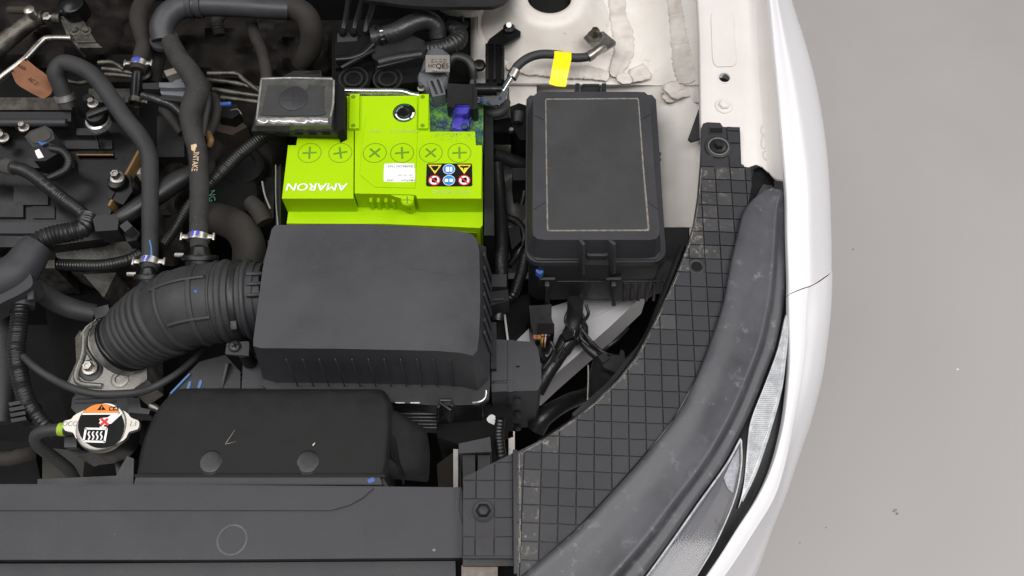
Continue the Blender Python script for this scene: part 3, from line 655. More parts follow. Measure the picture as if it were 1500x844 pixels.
# ================================================================== air filter box
t = thing('air_filter_box', 'large dark grey air filter box with smooth scuffed lid beside the battery', 'air filter box', 550, 450, -.15)
AB = [(398, 336), (403, 330), (450, 328.5), (527, 328), (607, 332), (665, 337), (690, 343), (699, 351), (702, 366), (703.5, 440), (702, 490), (699, 514), (692, 521), (675, 517), (640, 514), (500, 511), (382, 510), (371, 507), (371, 498), (385, 392)]
lid = prism('lid', AB, .052, .085, 'lid_plastic', t, bevel=.009, draft=.010, seg=6)
for x, y, r in ((474, 349, 1.6), (426, 373, 1.2), (455, 407, 1.2)): flat('scuff', blob(x, y, 0, r), .0524, 'film_grey', lid, .0008)
for x0, y0, x1, y1 in ((600, 393, 630, 397), (440, 398, 447, 397.5), (466, 399, 474, 399), (455, 419, 464, 417), (630, 398, 664, 402), (560, 395, 563, 393)):
    MB().bar(at(x0, y0, .0521), at(x1, y1, .0521), .0006, .0006).build('scratch', 'film_grey', lid)
for _ in range(16):
    x, y, a, l = random.uniform(410, 690), random.uniform(345, 500), random.uniform(-.5, .5), random.uniform(3, 14)
    MB().bar(at(x, y, .0520), at(x+l*math.cos(a), y+l*math.sin(a), .0520), .00035, .0005).build('scratch', 'scuff_grey', lid)
# vertical ribs on the lid's front and right walls
for i, x in enumerate((420, 444, 468, 492, 516, 540, 563, 587, 611, 635, 659, 682)):
    a = at(x, 520, .036); a.y = at(x, 511, .052).y-.0062; b_ = a+Vector((0, -.0085, -.066)); MB().bar(a, b_, .0014, .0025, .0005).build('rib', 'lid_plastic', lid)
for i, y in enumerate((372, 392, 411, 430, 449, 468, 486)):
    a = at(704, y, .030); a.x = at(703, y, .052).x+.004; b_ = a+Vector((.0075, -.002, -.058)); MB().bar(a, b_, .005, .0018, .0005).build('rib', 'lid_plastic', lid)
RIM = [(398, 345), (690, 352), (712, 362), (716, 440), (718, 560), (716, 585), (700, 593), (640, 594), (400, 578), (384, 565), (380, 400)]
prism('rim', RIM, -.033, .008, 'black_plastic', t, bevel=.0015)
MB().tube([at(x, y, -.0325) for x, y in ((692, 590), (704, 588), (711, 582), (712, 572))], [.0012]*4, 8).build('silver_edge', 'film', t)  # silvery strips along the rim edge
for x0, x1, y in ((579, 593, 590), (601, 615, 590), (645, 660, 588)): MB().bar(at(x0, y, -.032), at(x1, y, -.032), .0016, .0016, .0004).build('silver_edge', 'film', t)
prism('lower_housing', [(392, 352), (690, 356), (708, 366), (712, 560), (705, 590), (640, 596), (405, 582)], -.041, .11, 'black_plastic', t, bevel=.004)
for x in (652, 470):
    c = MB(); c.bar(at(x, 594, -.028), at(x, 612, -.065), .018, .003, .0008); c.bar(at(x-9, 594, -.030), at(x-9, 615, -.07), .003, .006, .0008); c.bar(at(x+10, 592, -.030), at(x+10, 615, -.07), .003, .006, .0008)
    c.bar(at(x-8, 586, -.029), at(x+9, 586, -.029), .004, .004, .001); c.build('clip', 'black_plastic', t)
for k in range(5): MB().bar(at(584, 606+k*5, -.07-.006*k), at(640, 606+k*5, -.07-.006*k), .003, .003, .0006).build('grille_bar', 'black_plastic', t)
# outlet collar into the hose
pa, pb_ = at(392, 437, -.012), at(356, 441, -.012)
MB().tube([pa, pb_], [.044, .044], 40).build('outlet_neck', 'grey_plastic', t)
for k, dy in enumerate((-34, -18, 0)):
    MB().bar(at(384, 432+dy*.9, .034-abs(dy)*.0001), at(361, 433+dy*.9, .036-abs(dy)*.0001), .004, .006, .001).build('neck_rib', 'grey_plastic', t)
# bracket leg beside the snorkel
prism('support_leg', [(356, 528), (380, 520), (396, 571), (354, 571)], -.05, .04, 'grey_plastic', t, bevel=.003)
for y in (546, 553, 560, 567): MB().bar(at(340, y, -.06), at(355, y, -.06), .002, .004, .0005).build('leg_rib', 'black_plastic', t)
MB().bar(at(335, 532, -.05), at(326, 570, -.06), .004, .012, .001).build('leg_rib', 'grey_plastic', t)
MB().tube([at(357, 516, -.02), at(366, 531, -.045)], [.0075, .0085], 16).build('peg', 'black_plastic', t)
# inlet chamber to the right of the filter box
t = thing('air_inlet_chamber', 'black air inlet chamber between the filter box and the white side member', 'air duct', 755, 560, -.2)
prism('chamber_body', [(720, 500), (726, 497), (782, 501), (788, 510), (793, 540), (793, 562), (788, 572), (720, 574)], -.055, .15, 'lid_plastic', t, bevel=.006, seg=3)
prism('rib', rect(744, 498, 752, 574), -.0535, .10, 'lid_plastic', t, bevel=.001)
MB().bar(at(721, 560, -.0545), at(748, 559, -.0545), .003, .003, .001).build('rib', 'black_plastic', t)
MB().bar(at(756, 537, -.0545), at(761, 537, -.0545), .0015, .002).build('notch', 'ink', t)
prism('side_rail', rect(719, 472, 727, 540), -.045, .05, 'black_plastic', t, bevel=.002)
for y in (588, 607, 626): MB().lathe(aty(758, y, at(752, 573, -.06).y-.004), [(.005, 0), (.005, .003), (.001, .004)], 14, axis=(0, -1, .3)).build('rivet', 'grey_plastic', t)
tag(prism('torn_sticker', smooth_poly([(713, 613), (720, 607), (727, 612), (731, 626), (726, 623), (716, 619)], 2), -.1088, .0015, 'white_print', None, bevel=0), 'crumpled white torn sticker stuck low beside the air inlet', 'sticker')
tag(prism('inlet_base', [(640, 600), (750, 585), (752, 640), (700, 660), (640, 640)], -.11, .10, 'matt_black', None, bevel=.006), 'black moulded base beneath the air filter box corner', 'plastic part')
# relay housings low behind the front cover
t = thing('relay_block', 'pair of black relay housings low behind the front cover', 'relay', 695, 680, -.2)
for x in (678, 700):
    prism('relay_body', rect(x, 667, x+18, 712), -.085, .09, 'black_plastic', t, bevel=.002)
prism('relay_carrier', [(672, 650), (718, 640), (720, 662), (672, 664)], -.075, .1, 'grey_plastic', t, bevel=.003)
tag(prism('brown_bracket', [(640, 680), (668, 660), (668, 714), (642, 714)], -.16, .06, 'brown_plastic', None, bevel=.003), 'rusty brown bracket low behind the front cover', 'bracket')
tag(prism('pale_strut', rect(664, 658, 671, 714), -.12, .07, 'inner_paint', None, bevel=.001), 'thin pale metal strut standing beside the relay housings', 'strut')
tag(prism('white_strut', rect(745, 632, 754, 668), -.11, .07, 'white_primer', None, bevel=.001), 'short white metal strut at the corner of the seal cover', 'strut')
tag(tube('corrugated_conduit', [(733, 612, -.08, 8), (731, 640, -.09, 8), (735, 672, -.10, 8), (738, 690, -.12, 8)], 'conduit', pitch=.0042), 'short black corrugated conduit dropping beside the relay housings', 'conduit')
# ================================================================== corrugated intake hose
t = thing('intake_hose', 'thick ribbed black rubber intake hose joining filter box and throttle body', 'hose', 260, 470, -.14)
HP = [(382, 438, -.012, 55), (345, 441, -.012, 58), (312, 444, -.013, 60), (282, 449, -.016, 60), (256, 458, -.024, 58), (232, 470, -.036, 54), (212, 482, -.048, 50), (194, 494, -.060, 46), (180, 504, -.070, 43)]
def hose_pts(i0, i1): return HP[i0:i1+1]
def htube(name, pts, m, dr=0, n=44, **k):
    return MB().tube([at(*p[:3]) for p in pts], [p[3]*mpp(*p[:3])+dr for p in pts], n, **k).build(name, m, t, smooth=60)
htube('hose_body', HP, 'rubber', 0)
# ring ribs: thin bands proud of the hose
path = [at(*p[:3]) for p in HP]; rad = [p[3]*mpp(*p[:3]) for p in HP]
def along(u):
    n = len(path)-1; x = min(max(u, 0), .9999)*n; i = int(x); f = x-i
    g = lambda L, j: L[min(max(j, 0), n)]
    a, b2, c, d = (g(path, i+j) for j in (-1, 0, 1, 2))
    p = .5*((2*b2)+(c-a)*f+(2*a-5*b2+4*c-d)*f*f+(3*b2-a-3*c+d)*f**3)
    return p, rad[i]+(g(rad, i+1)-rad[i])*f
def ring(u, w, h, name, m, prof=None):
    p, r = along(u); d = (along(u+.01)[0]-along(u-.01)[0]).normalized()
    pr = [(r*.97, -w), (r+h*.7, -w*.75), (r+h, -w*.3), (r+h, w*.3), (r+h*.7, w*.75), (r*.97, w)]
    b = MB().lathe(p, pr, 48, d); b.f = b.f[:-2]; b.m = b.m[:-2]; return b.build(name, m, t, smooth=50)
for u in (.30, .455): ring(u, .004, .0022, 'ring_rib', 'rubber')
for k in range(6): ring(.56+k*.052, .0052, .0042, 'bellows_fold', 'rubber')
ring(.16, .0045, .003, 'ring_rib', 'rubber'); ring(.205, .002, .0018, 'ring_rib', 'rubber'); ring(.915, .003, .0018, 'ring_rib', 'rubber')
ring(.10, .0055, .0024, 'hose_clamp', 'black_plastic'); ring(.055, .0035, .0036, 'hose_clamp', 'grey_plastic'); ring(.965, .004, .0035, 'hose_clamp', 'gloss_black')
# longitudinal ribs
for ang, u0, u1 in ((.22, .22, .48), (-.80, .20, .42)):
    P_ = []
    for k in range(9):
        u = u0+(u1-u0)*k/8; p, r = along(u); d = (along(u+.01)[0]-along(u-.01)[0]).normalized(); x = d.cross(Vector((0, 0, 1))).normalized(); y = x.cross(d)
        P_.append(p+(y*math.cos(ang)+x*math.sin(-ang)*-1)*(r+.0005))
    MB().tube(P_, [.0028]*9, 8).build('long_rib', 'rubber', t)
for u, ang, m in ((.27, .15, 'royal_mark'), (.93, .35, 'royal_mark')):
    p, r = along(u); MB().lathe(p+Vector((0, -math.sin(ang)*r, math.cos(ang)*r)), [(.0018, -.002), (.0018, .0004)], 12, axis=(0, -math.sin(ang), math.cos(ang))).build('paint_dot', m, t)
prism('clamp_tab', smooth_poly([(332, 506), (334, 503), (360, 500), (365, 503), (364, 519), (361, 521), (333, 519), (330, 517)], 2), .006, .004, 'grey_plastic', t, bevel=.0008)
sc_ = lathe('clamp_screw', 344, 508, .0062, [(9, 0), (9, 2.5), (7.5, 4.4), (5, 5.2), (1, 5.3)], 'dark_bolt', t)
for a in (0, math.pi/2):
    p = at(344, 506, .0104); d = Vector((math.cos(a+.5), math.sin(a+.5), 0))*.0042
    MB().bar(p-d, p+d, .0016, .0012).build('cross_slot', 'ink', sc_)
MB().bar(at(342, 470, .031), at(343, 483, .027), .007, .005, .001).build('clamp_lug', 'grey_plastic', t)
# stub flanges for the two vertical hoses on top of the intake hose
for (x, y, z, r) in ((293, 376, .008, 26), (217, 404, -.006, 20)):
    lathe('hose_stub', x, y, z, [(r*.8, -22), (r*.8, -6), (r, -5), (r, 0), (r*.96, 2), (r*.6, 2.5), (r*.55, 6), (r*.5, 14)], 'gloss_black', t, n=36, axis=(0, .88, .47))
    MB().tube([at(x-r-10, y-2, z-.008), at(x-r+3, y-2, z-.008)], [.0035, .0035], 10).build('stub_pin', 'steel', t)
# ================================================================== throttle body
t = thing('throttle_unit', 'cast aluminium throttle body under the end of the ribbed intake hose', 'throttle body', 145, 545, -.2)
prism('casting', [(142, 466), (126, 478), (118, 488), (119, 505), (116, 528), (108, 545), (102, 560), (112, 569), (128, 572), (192, 572), (215, 556), (215, 480), (180, 466)], -.088, .06, 'aluminium', t, bevel=.005, seg=3)
prism('casting_edge', [(117, 484), (110, 495), (112, 530), (98, 560), (108, 572), (120, 560), (126, 520), (126, 492)], -.096, .05, 'steel_dull', t, bevel=.003)
p, r = along(.985); d = (along(.99)[0]-along(.96)[0]).normalized()
MB().tube([p-d*.012, p+d*.012], [r*.98, r*1.06], 40).build('bore_collar', 'aluminium', t)
MB().tube([at(118, 566, -.106), at(192, 567, -.106)], [.017, .017], 24).build('motor_housing', 'aluminium', t)
lathe('machined_pad', 176, 556, -.0885, [(13, -2), (13, 2), (11, 3), (7, 3), (6, 0)], 'aluminium', t)
MB().tube([at(124, 492, -.088), at(122, 520, -.088), at(112, 548, -.088), at(118, 562, -.088), at(150, 566, -.088)], [.004]*5, 10).build('casting_web', 'aluminium', t)
MB().tube([at(140, 472, -.088), at(128, 486, -.088), at(127, 510, -.089), at(140, 532, -.088)], [.003]*4, 10).build('casting_web', 'steel_dull', t)
lathe('bolt', 143, 477, -.088, [(8, -1), (8, 2), (6, 4), (5, 3), (1, 3)], 'dark_bolt', t)
prism('cover_plate', [(106, 583), (112, 578), (190, 578), (200, 590), (196, 606), (112, 606), (104, 598)], -.098, .03, 'black_plastic', t, bevel=.002)
for y in (584, 590): MB().bar(at(110, y, -.0975), at(170, y-2, -.0975), .002, .003, .0005).build('cover_rib', 'grey_plastic', t)
prism('connector', [(186, 583), (204, 583), (206, 597), (220, 600), (218, 607), (188, 604)], -.085, .03, 'black_plastic', t, bevel=.0015)
MB().tube([at(222, 595, -.075), at(236, 602, -.07)], [.005, .0035], 12).build('steel_pin', 'steel', t)
for x, y in ((132, 539),): bolt(x, y, -.084, 12, 'steel', t, h=.010)
lathe('bolt_boss', 134, 543, -.089, [(17, -4), (17, 3), (14, 4)], 'dark_bolt', t)
lathe('plug', 147, 470, -.105, [(11, -4), (11, 4), (8, 6), (6, 4)], 'gloss_black', t)
prism('plug_connector', [(136, 452), (158, 446), (162, 460), (140, 468)], -.085, .03, 'gloss_black', t, bevel=.002)
# ================================================================== radiator cap
t = thing('coolant_pressure_cap', 'silver radiator cap with orange and black warning sticker', 'radiator cap', 148, 624, -.03)
ZR = .006
cp = []
for i in range(40):
    a = 2*math.pi*i/40; cp.append((148+38*math.cos(a), 625+36*math.sin(a)))
lathe('cap_disc', 148, 625, ZR, [(36, -14), (37, -4), (36.5, 0), (35, 1.5), (33.5, 1.2), (31, .8), (1, .8)], 'zinc', t, n=48)
ears = smooth_poly([(113, 606), (104, 614), (94, 617), (92, 624), (96, 631), (107, 634), (115, 645), (150, 655), (181, 645), (189, 633), (201, 629), (204, 622), (202, 616), (192, 612), (183, 603), (150, 592)], 3)
prism('cap_ears', ears, ZR-.0005, .006, 'zinc', t, bevel=.0015)
zk = ZR+.0013
def arc(x, y, r, a0, a1, n=20): return [(x+r*math.cos(R(a0+(a1-a0)*i/n)), y-r*.96*math.sin(R(a0+(a1-a0)*i/n))) for i in range(n+1)]
st_ = flat('sticker', arc(148, 624, 34, 38, 142)[::1]+arc(148, 624, 34, 142, 398), zk, 'ink', t, .001)
flat('orange_field', arc(148, 624, 33.5, 35, 145), zk+.0005, 'orange_print', st_)
flat('white_line', [(121, 605.4), (175.5, 605), (175.5, 607.2), (120, 607.6)], zk+.0009, 'white_print', st_)
flat('warning_triangle', [(142, 601), (155, 600.5), (148.5, 592.5)], zk+.0009, 'ink', st_)
text('!', 148.7, 597.8, zk+.0014, .0042, 'orange_print', st_, bold=.02)
b = MB()
for l in (((160, 601), (161, 596.5)), ((161, 596.5), (166.5, 596.3)), ((166.5, 596.3), (172, 595.6)), ((172, 595.6), (171.6, 600.6)), ((171.6, 600.6), (160, 601)), ((166.5, 596.3), (166, 600.8))): b.bar(at(*l[0], zk+.0008), at(*l[1], zk+.0008), .0008, .0006)
b.build('manual_symbol', 'ink', st_)
# hand with red cross over steaming tank
flat('hand_symbol', [(165, 605.6), (180, 605), (163, 620.5), (156, 622), (150, 622.5), (145, 620), (147, 616.5), (145, 614.5), (149, 612.5), (158, 611.5)], zk+.0009, 'white_print', st_)
b = MB(); b.bar(at(148, 613.5, zk+.0014), at(159, 623, zk+.0014), .0028, .0005); b.bar(at(158, 613.5, zk+.0017), at(147, 623, zk+.0017), .0028, .0005); b.build('red_cross', 'red_print', st_)
b = MB()
for l in (((126, 627.5), (122.5, 646.5)), ((122, 646.5), (154, 647.5)), ((153, 648), (156.5, 628)), ((125, 628), (157, 628.5)), ((146, 626.5), (156, 627)), ((151, 623), (151, 628))): b.bar(at(*l[0], zk+.0009), at(*l[1], zk+.0009), .0022, .0006)
b.build('tank_symbol', 'white_print', st_)
b = MB()
for k in range(4):
    x = 130+k*6; b.tube([at(x+1.5, 632, zk+.0006), at(x-.8, 636, zk+.0006), at(x+1.5, 640, zk+.0006), at(x-.8, 644.5, zk+.0006)], [.0009]*4, 6)
b.build('steam_symbol', 'white_print', st_)
text('OCO', 102.5, 621, ZR-.0002, .0058, 'grey_print', t, wide=.9, name='stamped_mark'); text('1.1', 195, 621, ZR-.0002, .0058, 'grey_print', t, wide=.9, name='stamped_mark')
lathe('filler_neck', 148, 628, ZR-.002, [(33, -62), (33, -18), (30, -8)], 'black_plastic', t)
t = tag(tube('overflow_hose', [(118, 629, -.035, 8.5), (92, 629, -.03, 9), (68, 631, -.03, 9), (53, 638, -.036, 9), (56, 652, -.05, 9), (78, 670, -.075, 9), (100, 688, -.10, 9), (110, 706, -.13, 9)], 'rubber'), 'curved black rubber overflow hose leaving the radiator cap neck', 'hose')
b = tube('hose_collar', [(96, 629.5, -.030, 9.8), (87, 629, -.0298, 9.8)], 'clip_green', t)
tag(prism('filler_neck_bracket', [(95, 640), (190, 640), (195, 690), (172, 702), (165, 660), (120, 665), (112, 668), (100, 660)], -.062, .05, 'gloss_black', None, bevel=.004), 'black plastic bracket below the radiator filler neck', 'bracket')
tag(prism('radiator_tank_edge', [(55, 702), (170, 697), (186, 668), (196, 672), (195, 716), (55, 716)], .0, .05, 'black_plastic', None, bevel=.003), 'black radiator tank edge showing behind the front cover', 'radiator')
tag(prism('fan_shroud', [(62, 655), (125, 662), (120, 712), (62, 712)], -.16, .03, 'olive', None, bevel=.003), 'dull olive fan shroud surface deep behind the front cover', 'fan shroud')
prism('neck_nut', rect(94, 640, 112, 655), -.045, .02, 'dark_bolt', None, bevel=.002)
tag(bpy.data.objects['neck_nut'], 'small dark hex fitting beside the filler neck', 'fitting')
# ================================================================== battery
t = thing('car_battery', 'bright lime green car battery with six filler caps and warning labels', 'battery', 560, 230, -.21)
prism('case', [(420, 327.5), (560, 328), (703, 334), (707, 330), (707, 152), (445, 152)], -.034, .17, 'lime', t, bevel=.003)
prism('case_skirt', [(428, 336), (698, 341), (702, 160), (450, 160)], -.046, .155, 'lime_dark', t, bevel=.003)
lidL = prism('lid_end', [(413, 291), (517.5, 291), (518.5, 141), (504, 141), (504, 199), (436, 199), (434, 213), (422, 213)], -.0012, .036, 'lime', t, bevel=.0012)
lidR = prism('lid', [(519.5, 283.5), (600, 285), (609.5, 286), (611, 291), (705, 291), (706, 213), (697, 213), (696, 193), (629.5, 193), (628, 140), (520, 141)], 0, .036, 'lime', t, bevel=.0012)
prism('terminal_recess', [(628, 194), (698, 194), (698, 213), (707.5, 213), (708, 150), (628, 140)], -.016, .02, 'corroded', t, bevel=.001)
prism('raised_panel', [(527.5, 256), (549, 274), (608, 275.5), (611, 200), (611, 151.5), (560, 151), (536, 170), (530, 219)], .0011, .003, 'lime', lidR, bevel=.0005)
for x in (511.5, 613):
    s = prism('raised_strip', [(x, 188), (x+14, 188), (x+15, 138), (x+1, 138)], .005, .006, 'lime', lidR if x > 600 else lidL, bevel=.0008)
    for y in (142, 184):
        disc('screw_hole', x+6, y, .0052, 3.2, 'lime_dark', s if False else (lidR if x > 600 else lidL), 16, .0003)
# filler caps
capm = None
for i, x in enumerate((453.5, 498.6, 549, 589, 631, 673)):
    z = .0012 if x in (549, 589) else (0 if x > 520 else -.0012)
    s = mpp(x, 224, z); c = at(x, 224, z)
    g = MB().lathe(c, [(17.3*s, -.001), (17.3*s, .0002), (16.6*s, .0003), (16.5*s, -.0004), (16.1*s, -.0004), (15.9*s, .0011), (15.2*s, .0014), (1*s, .0014)], 40).build('filler_cap', 'lime', t)
    kk = MB(); rot = (.05, .2, .78, .1, .78, .05)[i]
    for q in range(4):
        a = rot+q*math.pi/2; d = Vector((math.cos(a), math.sin(a), 0)); kk.bar(c+d*.0012+Vector((0, 0, .0014)), c+d*.0098+Vector((0, 0, .0014)), .0032, .003)
    kk2 = kk.build('k', 'lime'); kk2.location.z += -.0004+.0002
    cut(g, [kk2])
    b = MB()
    for q in range(2):
        a = rot+q*math.pi/2; d = Vector((math.cos(a), math.sin(a), 0)); b.bar(c-d*.0093+Vector((0, 0, .00015+.00006*q)), c+d*.0093+Vector((0, 0, .00015+.00006*q)), .0026, .0003)
    b.build('cap_slot', 'lime_dark', g)
    disc('cap_groove', x, 224, z+.0003, 17.2, 'lime_dark', g, 40, .0002, 16.5)
# charge indicator
ey = lathe('charge_indicator', 592, 165.5, .0011, [(16.5, -.5), (16.5, .8), (15.5, 1.1), (1, 1.1)], 'ink', t, n=36)
def arc_strip(px, py, z, r0, r1, a0, a1, m, par, name, n=20):
    s = mpp(px, py, z); c = at(px, py, z); b = MB(); V = []
    for i in range(n+1):
        a = R(a0+(a1-a0)*i/n); d = Vector((math.cos(a), math.sin(a), 0)); V += [c+d*r0*s, c+d*r1*s]
    b.add(V, [(2*i, 2*i+1, 2*i+3, 2*i+2) for i in range(n)]); return b.build(name, m, par)
arc_strip(592, 165.5, .0022, 12, 15.3, -40, 5, 'white_print', ey, 'printed_arc'); arc_strip(592, 165.5, .0022, 11, 13.2, -172, -50, 'white_print', ey, 'printed_arc')
arc_strip(592, 165.5, .0022, 14.3, 15.4, 60, 200, 'eye_green', ey, 'printed_arc'); arc_strip(592, 165.5, .0022, 13.6, 15.2, -130, -45, 'eye_green', ey, 'printed_arc')
arc_strip(592, 165.5, .0022, 10.6, 12.6, 100, 175, 'grey_print', ey, 'printed_arc')
lathe('sight_glass', 592, 165.5, .0022, [(9.2, 0), (9.2, 1), (8, 1.8), (6, 1.2), (1, 1)], 'gloss_black', ey)
# print and labels (read from behind the car)
for dx, dz in ((-.35, 0), (0, .00008), (.35, .00016)): text('AMARON', 464+dx, 273.5, -.0006+dz, .0112, 'white_print', lidL, rot=180, wide=1.16, shear=.12, name='brand_lettering')
text('5501142642', 661, 281, .0003, .0062, 'lime_print', lidR, rot=180, wide=1.15, bold=.01)
text('CBA084124', 592, 192, .0016, .0048, 'lime_print', lidR, rot=180, wide=1.15); text('17390', 551, 191.5, .0016, .0048, 'lime_print', lidR, rot=180, wide=1.0)
lb = prism('serial_label', smooth_poly([(563, 240), (585, 239), (607, 240), (608, 253), (608, 266), (585, 267), (562, 266), (562, 253)], 1), .0015, .0004, 'white_print', t, bevel=0)
text('CBA084124173AE', 588, 243.6, .0018, .0034, 'grey_print', lb, rot=180, wide=1.0, bold=.01); text('AMARON', 598, 264, .0018, .0028, 'grey_print', lb, rot=180, wide=1.1, bold=.01)
text('10/23', 572, 264, .0018, .0028, 'grey_print', lb, rot=180, wide=1.1, bold=.01); text('5501 1901 R04', 594, 256.5, .0018, .0022, 'grey_print', lb, rot=180); text('D 2', 603, 260, .0018, .0022, 'grey_print', lb, rot=180)
wl = prism('warning_label', [(625, 241), (627, 239.5), (690, 239.5), (691.5, 241), (692, 271), (690, 273), (626, 273), (624, 271)], .0006, .0004, 'ink', t, bevel=0)
zw = .0010
for x in (637, 680):
    flat('warning_triangle', [(x-10, 241.4), (x+10, 241.4), (x, 254.8)], zw, 'yellow_print', wl, .0003)
flat('hand_symbol', [(631, 243.2), (643, 243), (641, 247), (637.5, 250.5), (634.5, 248.5)], zw+.0003, 'ink', wl, .0002)
flat('drop_symbol', [(674, 243), (687, 243), (686, 245.4), (680, 246), (679.5, 250.5), (678, 246), (674, 245)], zw+.0003, 'ink', wl, .0002)
for y in (248, 264.2):
    disc('blue_disc', 657.6, y, zw, 9, 'blue_print', wl, 28, .0002); disc('blue_disc_rim', 657.6, y, zw+.0002, 8.9, 'white_print', wl, 28, .0001, 8.2)
b = MB(); b.prism([at(*p, zw+.0006) for p in rect(653, 244.5, 658, 251.5)], .0002, 0); b.prism([at(*p, zw+.0006) for p in rect(659, 244.5, 662.5, 251.5)], .0002, 0); b.build('book_symbol', 'white_print', wl)
b = MB(); b.prism([at(*p, zw+.0006) for p in rect(651.5, 262, 656.5, 266.5)], .0002, 0); b.prism([at(*p, zw+.0006) for p in rect(658.5, 262, 663.7, 266.5)], .0002, 0); b.build('goggles_symbol', 'white_print', wl)
for x in (636.3, 680):
    disc('white_disc', x, 264.2, zw, 8.9, 'white_print', wl, 28, .0002); disc('red_ring', x, 264.2, zw+.0003, 9, 'red_print', wl, 28, .0002, 7.4)
    flat('pictogram', [(x-4, 261), (x+3, 259.6), (x+4.6, 264), (x+1, 268), (x-4, 267)], zw+.0003, 'ink', wl, .0002)
    MB().bar(at(x-5.5, 259.5, zw+.0007), at(x+5.5, 269, zw+.0007), .0017, .0002).build('red_slash', 'red_print', wl)
# front recess: lug and vent bars
for k in range(5):
    x = 541+k*11; MB().prism([at(x, 287, -.008), at(x+5, 287.5, -.008), at(x+4, 296, -.014), at(x, 296, -.014)], .022, .0006).build('vent_rib', 'lime', t)
MB().prism([at(*p, -.002) for p in ((572, 280), (600, 279), (606, 286), (606, 292), (598, 296), (588, 291), (572, 286))], .03, .0015).build('vent_arm', 'lime', t)
lathe('vent_plug', 596.5, 293, -.0025, [(9.3, -8), (9.3, 0), (8.6, 1), (7.6, 1), (7.2, -.6), (6.4, -.6), (6, .6), (1, .6)], 'lime', t)
MB().bar(at(591, 293, -.0018), at(602, 293, -.0018), .0012, .0006).build('plug_slot', 'lime_dark', t)
MB().bar(at(596.5, 288, -.0016), at(596.5, 298, -.0016), .0012, .0006).build('plug_slot', 'lime_dark', t)
# corrosion: crystals crusted over the terminal corner
b = MB(); b2 = MB()
def crumb(mb, x, y, z, r):
    c = at(x, y, z); V = [c+Vector((r*random.uniform(.6, 1.2)*math.cos(a), r*random.uniform(.6, 1.2)*math.sin(a), -.0003)) for a in [k*math.pi/3 for k in range(6)]]+[c+Vector((random.uniform(-.3, .3)*r, random.uniform(-.3, .3)*r, r*random.uniform(.3, .8)))]
    mb.add(V, [(k, (k+1) % 6, 6) for k in range(6)])
for _ in range(520):
    x = random.choice((random.uniform(630, 652), random.uniform(690, 706), random.gauss(676, 14))); y = random.uniform(146, 192)
    if 629 < x < 707: crumb(b if random.random() < .6 else b2, x, y, -.016, random.uniform(.0004, .0017))
for _ in range(330):
    x, y = random.uniform(636, 700), 195+abs(random.gauss(0, 6))
    if y < 213: crumb(b if random.random() < .25 else b2, x, y, 0, random.uniform(.0002, .0009))
for _ in range(120): crumb(b2, random.uniform(697, 706), random.uniform(170, 212), -.016, random.uniform(.0005, .0018))
tag(b.build('blue_corrosion', 'crust_blue', t, smooth=80), kind='stuff'); tag(b2.build('green_corrosion', 'crust_green', t, smooth=80), kind='stuff')
b = MB()
for x, y, r in ((634, 200, 3), (664, 196.5, 1.8), (684, 196, 1.8), (621, 167, 2), (625, 174, 1.6), (668, 206, 1.5), (690, 207, 1.7)): crumb(b, x, y, .0003, r*.00085)
tag(b.build('acid_crumbs', 'lime', t), kind='stuff')
tag(prism('battery_tray', [(405, 350), (722, 352), (724, 140), (425, 140)], -.20, .05, 'matt_black', None, bevel=.004), 'matt black tray carrying the green battery', 'battery tray')
tag(prism('battery_shield', [(710, 152), (722, 152), (724, 345), (709, 345)], -.03, .20, 'black_plastic', None, bevel=.002), 'narrow black plastic shield along the battery end by the fuse box', 'plastic shield')
tag(prism('battery_side_plate', [(404, 250), (411, 240), (411, 330), (404, 330)], -.06, .16, 'black_plastic', None, bevel=.002), 'thin black plate standing against the lettered end of the battery', 'plate')
t = thing('hold_down_bar', 'polished steel hold down bar behind the battery', 'bracket', 555, 134, -.05)
MB().tube([at(500, 133, .0), at(540, 133.5, .0), (at(588, 134, .0)), at(600, 138, -.003), at(613, 140, -.006)], [.0045]*5, 12).build('bar', 'chrome', t)
prism('bar_flange', [(500, 136), (588, 136), (612, 142), (604, 145), (500, 141)], -.004, .025, 'steel', t, bevel=.001)
bolt(617, 129, -.004, 6, 'steel', t, h=.008)
# ================================================================== terminal, clamp and ground cable
t = thing('battery_terminal_clamp', 'battery terminal clamp with blue corrosion coated post and black sensor block', 'terminal clamp', 676, 170, -.016)
lathe('post', 677, 167, -.010, [(15, -8), (14, 2), (13, 12), (12.5, 15), (11.5, 16), (9.6, 15.6), (9.2, 13.6), (1, 13.2)], 'terminal_blue', t)
b = MB(); c = at(674, 184, -.008); b.lathe(c, [(.012, -.008), (.013, 0), (.010, .005), (.003, .007)], 18); b.bar(at(666, 178, -.006), at(666, 190, -.008), .007, .009, .002); b.bar(at(683, 176, -.006), at(684, 189, -.008), .007, .009, .002); b.build('clamp_jaw', 'terminal_blue', t)
lathe('clamp_nut', 680, 186, -.004, [(6, -5), (6, 3), (4, 4), (1, 4)], 'crust_blue', t, n=6)
b = MB()
for _ in range(160):
    a, q = random.uniform(0, 6.28), random.uniform(10, 17); crumb(b, 675+q*math.cos(a), 178+q*1.1*math.sin(a), -.011+random.uniform(0, .004), random.uniform(.0005, .0016))
tag(b.build('blue_corrosion', 'crust_blue', t, smooth=80), kind='stuff')
prism('clamp_bridge', [(669, 147), (686, 147), (687, 155), (669, 155)], .006, .012, 'terminal_blue', t, bevel=.0015)
prism('sensor_block', [(655, 122), (694, 124), (694, 160), (688, 160), (687, 153), (667, 153), (666, 158), (655, 156)], .008, .022, 'black_plastic', t, bevel=.002)
prism('sensor_side', [(694, 116), (698, 112), (700, 158), (694, 160)], .012, .03, 'black_plastic', t, bevel=.001)
